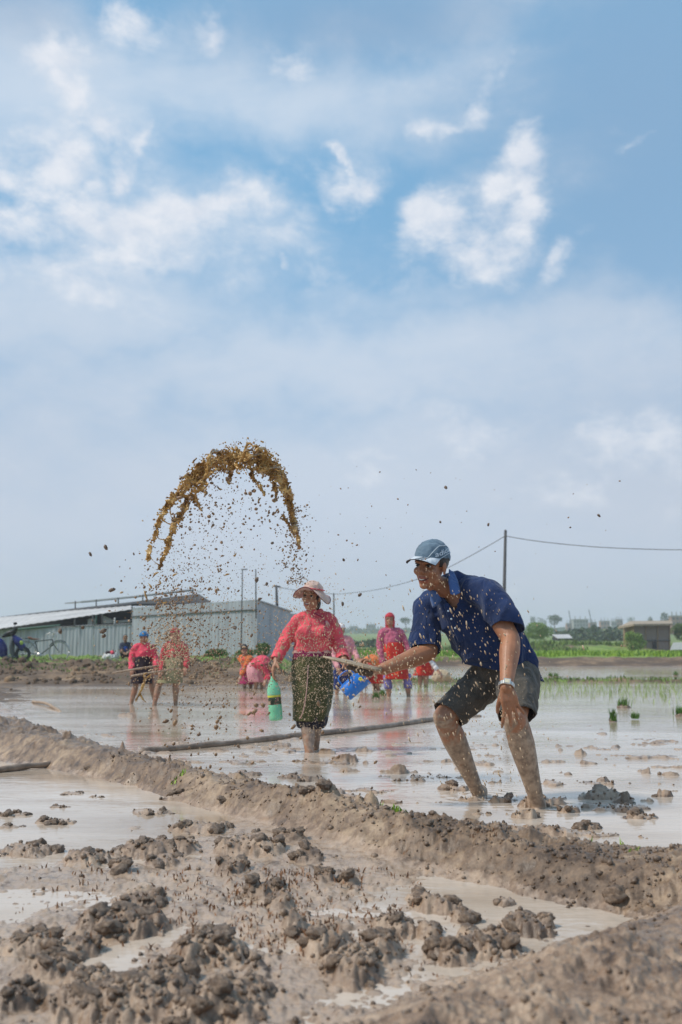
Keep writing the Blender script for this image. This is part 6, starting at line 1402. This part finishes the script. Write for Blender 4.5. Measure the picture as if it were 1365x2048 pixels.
inner = [(318, 1140, 3), (328, 1112, 6), (338, 1086, 8), (348, 1056, 9), (360, 1026, 10), (382, 996, 11), (412, 962, 12)]
inr = [(468, 925, 10), (462, 946, 6), (458, 968, 3)]; inr2 = [(502, 932, 9), (506, 956, 6), (520, 972, 6), (530, 990, 3)]; inr3 = [(540, 950, 8), (552, 985, 6), (550, 1006, 3)]; inr4 = [(388, 992, 9), (396, 1005, 5), (404, 1022, 2)]; inr5 = [(565, 1030, 6), (578, 1050, 4), (590, 1075, 2)]
mb = MB(); BL = []
def strand(path, dens, wob=1.0, lace=1.0, seed_=0):
    q = catmull([np.array(p, float) for p in path], 14)
    off = 0
    pts = []
    for j, (x, y, w_) in enumerate(q):
        dY = .10*math.sin(j*.13)+.05*math.sin(j*.37+1)
        pts.append((x, y, max(1.0, w_), dY))
    L = len(pts)
    for tr in range(dens):        # several twisting threads along the path
        ph = rg.uniform(0, 6.28); fr = rg.uniform(.10, .22); amp = rg.uniform(.25, .95); P_ = []; R_ = []; a0 = rg.integers(0, max(1, L//5)); a1 = L-rg.integers(0, max(1, L//5))
        for j in range(a0, a1, 2):
            x, y, w_, dY = pts[j]; xn, yn = pts[min(j+1, L-1)][:2]; tx, ty = xn-pts[max(j-1, 0)][0], yn-pts[max(j-1, 0)][1]; tl = math.hypot(tx, ty)+1e-6; nx, ny = -ty/tl, tx/tl
            o = amp*w_*math.sin(ph+fr*j)+rg.normal(0, w_*.13)*wob; P_.append(np.array(P(x+nx*o, y+ny*o, SPY+dY+.05*math.cos(ph+fr*j)*(w_/15)+rg.normal(0, .006)))); R_.append(max(.0030, w_*.00305*rg.uniform(.15, .50)*.24+.0014))
        if len(P_) > 3: mb.tube(P_, R_, 7, 2)
    S_ = 0.0; cum = [0.0]
    for j in range(1, L): S_ += math.hypot(pts[j][0]-pts[j-1][0], pts[j][1]-pts[j-1][1]); cum.append(S_)
    wm_ = sum(p[2] for p in pts)/L; n_ = int(S_*wm_*2/ (3.4 if wm_ > 9 else 3.0)*lace)
    ss = rg.uniform(0, S_, n_); oo = np.clip(rg.normal(0, .52, n_), -1.25, 1.25)       # a lace of liquid: kept along the ridges of a noise
    jx = np.interp(ss, cum, np.arange(L)); k0 = jx.astype(int).clip(0, L-2); fr_ = jx-k0; A_ = np.array(pts)
    Pm = A_[k0]*(1-fr_)[:, None]+A_[k0+1]*fr_[:, None]; T_ = A_[k0+1, :2]-A_[k0, :2]; T_ /= np.linalg.norm(T_, axis=1)[:, None]+1e-9
    X2_ = Pm[:, 0]-T_[:, 1]*oo*Pm[:, 2]; Y2_ = Pm[:, 1]+T_[:, 0]*oo*Pm[:, 2]
    web = np.abs(perlin2(X2_/15+seed_*9, Y2_/13, 1)); web2 = np.abs(perlin2(X2_/7+3, Y2_/7+seed_, 2))
    ok = (web < .16+.22*np.clip(1-np.abs(oo), 0, 1)) | ((web2 < .10) & (np.abs(oo) < .9))
    for x, y, o_, w_, dY in zip(X2_[ok], Y2_[ok], oo[ok], Pm[ok, 2], Pm[ok, 3]):
        r = rg.uniform(.0038, .0062)*(1 if w_ > 8 else .85); mb.ell(P(x, y, SPY+dY+.035*math.cos(o_*2.5)*w_/20+rg.normal(0, .005)), (r*1.25, r, r*1.25), None, 7, 5)
    for j in range(0, L, 1):      # lumps and spikes
        x, y, w_, dY = pts[j]
        if rg.uniform() < .12:
            c = P(x+rg.normal(0, w_*.5), y+rg.normal(0, w_*.5), SPY+dY+rg.normal(0, .02)); r = rg.uniform(.003, .0075)*(w_/16)**.5; mb.ell(c, (r*rg.uniform(.8, 1.8), r, r*rg.uniform(.8, 1.8)), None, 8, 6)
        if rg.uniform() < .34:
            a = rg.uniform(0, 6.28); l = rg.uniform(.6, 1.5)*max(7, w_); x1, y1 = x+math.cos(a)*l, y+math.sin(a)*l; kx = rg.normal(0, l*.2)
            mb.tube([np.array(P(x, y, SPY+dY)), np.array(P((x+x1)/2+kx, (y+y1)/2, SPY+dY)), np.array(P(x1, y1, SPY+dY+rg.normal(0, .02)))], [.0055, .0038, .0027], 6, 2)
for pth, dn in ((outer, 2), (outer[4:13], 2), (outer[6:12], 1), (outer[10:18], 2), (inner, 2), (inr, 2), (inr2, 3), (inr3, 3), (inr4, 2), (inr5, 1)): strand(pth, dn, 1.0, .35 if len(pth) in (9, 6) and pth is not outer else 1.0, rg.integers(0, 9))
for (x0, y0, x1, y1, r_) in ((312, 1066, 340, 1080, .005), (322, 1036, 352, 1050, .006), (300, 1110, 322, 1132, .004), (362, 988, 384, 1000, .007), (340, 1012, 352, 1044, .005)):
    mb.tube([np.array(P(x0, y0, SPY)), np.array(P((x0+x1)/2+rg.normal(0, 3), (y0+y1)/2+rg.normal(3, 3), SPY+.02)), np.array(P(x1, y1, SPY+.03))], [r_*1.4, r_*.8, r_*1.4], 7, 3)
# bits that have torn loose
for (x, y, l, a) in ((292, 1190, 22, -70), (300, 1172, 14, -60), (312, 1150, 16, 40), (318, 1165, 12, 80), (350, 1150, 12, 30), (410, 990, 10, 60), (455, 1150, 12, 20), (330, 1205, 10, 10), (440, 975, 12, -40), (520, 1000, 10, 60), (565, 1100, 8, 80), (588, 1118, 9, 70), (470, 1108, 8, 40)):
    dx_2, dy_2 = math.cos(R(a))*l*.5, math.sin(R(a))*l*.5
    mb.tube([np.array(P(x-dx_2, y+dy_2, SPY)), np.array(P(x+rg.normal(0, 2), y+rg.normal(0, 2), SPY)), np.array(P(x+dx_2, y-dy_2, SPY))], [.003, .0075, .0035], 7, 2)
me = remesh(mb, .0040, 3); displace(me, lambda v: .0016*perlin3(v[:, 0]*60, v[:, 1]*60, v[:, 2]*60))
ARC = empty('mud_splash', P(450, 1150, SPY), 'tall arc of golden brown muddy water thrown through the air above the hat woman', 'splash'); mobj('mud_arc', me, ARCM, ARC)
# a heavy ribbon falling in front of the left pair
mb = MB()
for (pth, r_) in (([(302, 1350), (292, 1358), (286, 1372), (279, 1388), (272, 1402)], .011), ([(280, 1386), (286, 1398), (292, 1404)], .007), ([(290, 1362), (288, 1350), (295, 1346)], .006)):
    mb.tube([np.array(P(x, y, 9.0)) for x, y in pth], [r_*rg.uniform(.5, 1.2) for _ in pth], 8, 4)
me = remesh(mb, .006, 1); displace(me, folds(.004, 40)); mobj('mud_ribbon', me, ARCM, ARC)
def spray(name, gens, mat_, seed, parent=None):
    g = np.random.default_rng(seed); PT = []; RR = []; ST = []
    for (n, px, py, Yr, rpx, stretch, cond) in gens:
        c = 0
        while c < n:
            x, y = px(g), py(g)
            if cond and not cond(x, y, g): c += .2; continue
            Y = g.uniform(*Yr); p = P(x, y, Y); k = Y/FPX; r = k*rpx(g)*.5
            if p.z < .004: c += 1; continue
            PT.append(p); RR.append(r); s = stretch(g); ST.append(s); c += 1
    o = scatter_icos(name, np.array(PT), np.array(RR), mat_, np.array(ST), parent, seed)
    o.data.polygons.foreach_set('use_smooth', np.ones(len(o.data.polygons), bool)); return o
U_ = lambda a, b_: (lambda g: g.uniform(a, b_)); N_ = lambda m_, s_: (lambda g: g.normal(m_, s_)); LN = lambda m_, s_, lo, hi: (lambda g: float(np.clip(g.lognormal(math.log(m_), s_), lo, hi)))
def st_rand(a, b_):
    def f(g):
        d = g.normal(size=3); d[1] *= .3; d /= np.linalg.norm(d); return d*g.uniform(a, b_)
    return f
def st_fall(a, b_, tx=.35, s=.18):
    def f(g):
        d = np.array((tx+g.normal(0, s), 0, -1.0)); d /= np.linalg.norm(d); return d*g.uniform(a, b_)
    return f
def under_arc(x, y, g):          # denser beneath the left limb of the arc, thinning to the right and downwards
    xc = 330+(y-900)*.05; top_ = 905+((x-455)/150)**2*150
    return y > top_ and g.uniform() < math.exp(-((x-400)/115)**2)*(.55+.45*math.exp(-((y-1230)/150)**2))
o = spray('spray_drops', [(3200, U_(285, 640), U_(930, 1300), (5.7, 6.6), LN(1.1, .6, .5, 4.5), st_rand(1, 1.9), under_arc),
        (1000, N_(350, 50), N_(1255, 80), (5.8, 7.5), LN(2.0, .5, .9, 7), st_rand(1, 1.8), None),
        (1100, N_(440, 95), N_(1350, 50), (6.0, 8.5), LN(1.8, .45, .8, 6), st_rand(1, 1.8), None),
        (150, N_(348, 32), N_(1192, 24), (5.8, 6.4), LN(2.6, .5, 1.2, 7), st_rand(1, 2.0), None),
        (420, N_(590, 16), U_(1010, 1170), (5.9, 6.4), LN(2.2, .4, 1, 5), st_rand(1, 1.8), None),
        (260, U_(360, 560), U_(940, 1060), (5.9, 6.3), LN(3.2, .5, 1, 8), st_rand(1, 1.9), None),
        (170, U_(560, 1250), U_(930, 1330), (5.0, 7.5), LN(1.8, .4, 1, 5), st_rand(1, 1.8), lambda x, y, g: g.uniform() < math.exp(-(x-600)/330)),
        (130, U_(300, 760), U_(1400, 1560), (5.5, 7.5), LN(4.0, .5, 1.5, 10), st_rand(1, 1.9), lambda x, y, g: g.uniform() < math.exp(-abs(x-440)/170))], DROPD, 31, ARC); o['kind'] = 'stuff'
o = spray('pale_drops', [(2000, N_(622, 38), N_(1310, 95), (6.3, 7.5), LN(1.1, .38, .6, 2.6), st_fall(1, 2.4, -.1, .6), lambda x, y, g: 1155 < y < 1470),
        (1300, N_(590, 75), N_(1310, 80), (6.0, 7.4), LN(1.1, .38, .6, 2.6), st_fall(1, 2.2, -.2, .6), lambda x, y, g: y < 1500),
        (1000, N_(347, 24), N_(1290, 32), (6.0, 7.0), LN(1.7, .4, .9, 4), st_rand(1, 2.2), None),
        (400, N_(930, 72), U_(1180, 1480), (4.55, 4.85), LN(1.6, .42, .7, 4), st_fall(1.8, 3.8), None),
        (170, N_(985, 50), U_(1420, 1600), (4.55, 4.85), LN(1.5, .4, .7, 3.6), st_fall(1.8, 3.4), None),
        (34, N_(868, 20), U_(1135, 1190), (4.6, 4.85), LN(1.5, .35, .8, 3), st_fall(1.8, 3.4), None),
        (420, N_(760, 55), N_(1325, 40), (4.7, 5.0), LN(2.1, .35, 1, 4), st_fall(1.2, 2.8), None),
        (800, N_(450, 110), N_(1290, 90), (6.0, 8.5), LN(1.6, .4, .8, 5), st_rand(1, 1.8), None)], DROPL, 32, ARC); o['kind'] = 'stuff'
# the bigger clots that can be told apart
CLOTS = [(212, 1095, 8), (181, 1108, 6), (224, 1180, 9), (268, 1108, 4), (207, 1262, 9), (208, 1272, 8), (121, 1262, 8), (166, 1255, 6), (892, 975, 6), (977, 1049, 5), (1198, 1031, 5), (688, 1120, 5), (514, 1160, 7), (534, 1168, 5), (520, 1198, 6), (545, 1086, 5), (1141, 1055, 3), (881, 1044, 4), (686, 1208, 6), (720, 1190, 6), (470, 1255, 7), (456, 1235, 6)]
CLABEL = ['clot of mud in the sky left of the arc, larger of two side by side', 'small clot of mud farthest left in the sky', 'clot of mud just above the barn roof, left of the splash', 'tiny clot of mud close to the left limb of the arc', 'upper one of two clots close together before the sheet fence', 'lower one of two clots close together before the sheet fence', 'clot of mud before the fence above the bicycle', 'clot of mud before the awning right of the bicycle', 'clot of mud high in the sky above the cap', 'clot of mud in the sky right of the cap', 'clot of mud in the sky farthest right', 'clot of mud in the sky above the woman in red skirt', 'clot of mud beside the pole on the shed corner', 'clot of mud just left of the post on the shed end', 'clot of mud right below the shed corner pole top', 'clot of mud inside the right limb of the arc', 'tiny clot of mud above the wire on the right', 'tiny clot of mud just above the cap', 'lower clot of mud in the sky right of the floppy hat', 'higher clot of mud in the sky right of the floppy hat', 'lower right clot of a pair before the shed wall', 'upper left clot of a pair before the shed wall']
for i, (x, y, d) in enumerate(CLOTS):
    Y = 6.0; o = bpy.data.objects.new('mud_clot', CLODS[i % 9]); link(o); o.location = P(x, y, Y); r = d*Y/FPX*.5; o.scale = (r*1.25, r, r*1.1); o.rotation_euler = (rg.uniform(0, 6), rg.uniform(0, 6), rg.uniform(0, 6))
    tag(o, CLABEL[i], 'mud clot', 'clots of mud in flight')
# ---------------------------------------------------------------- air between here and the horizon
m = bpy.data.materials.new('haze'); m.use_nodes = True; t = NT(m.node_tree); t.n.clear()
pv_ = t.new('ShaderNodeVolumePrincipled'); pv_.inputs['Color'].default_value = (.86, .89, .95, 1); pv_.inputs['Density'].default_value = 0.0011; pv_.inputs['Anisotropy'].default_value = .25
ou = t.new('ShaderNodeOutputMaterial'); t.l.new(pv_.outputs[0], ou.inputs['Volume'])
mb = MB(); mb.box((0, 325, 11.4), (2100, 670, 25.2)); hzb = mb.build('haze', m, None, None, False); tag(hzb, kind='stuff')
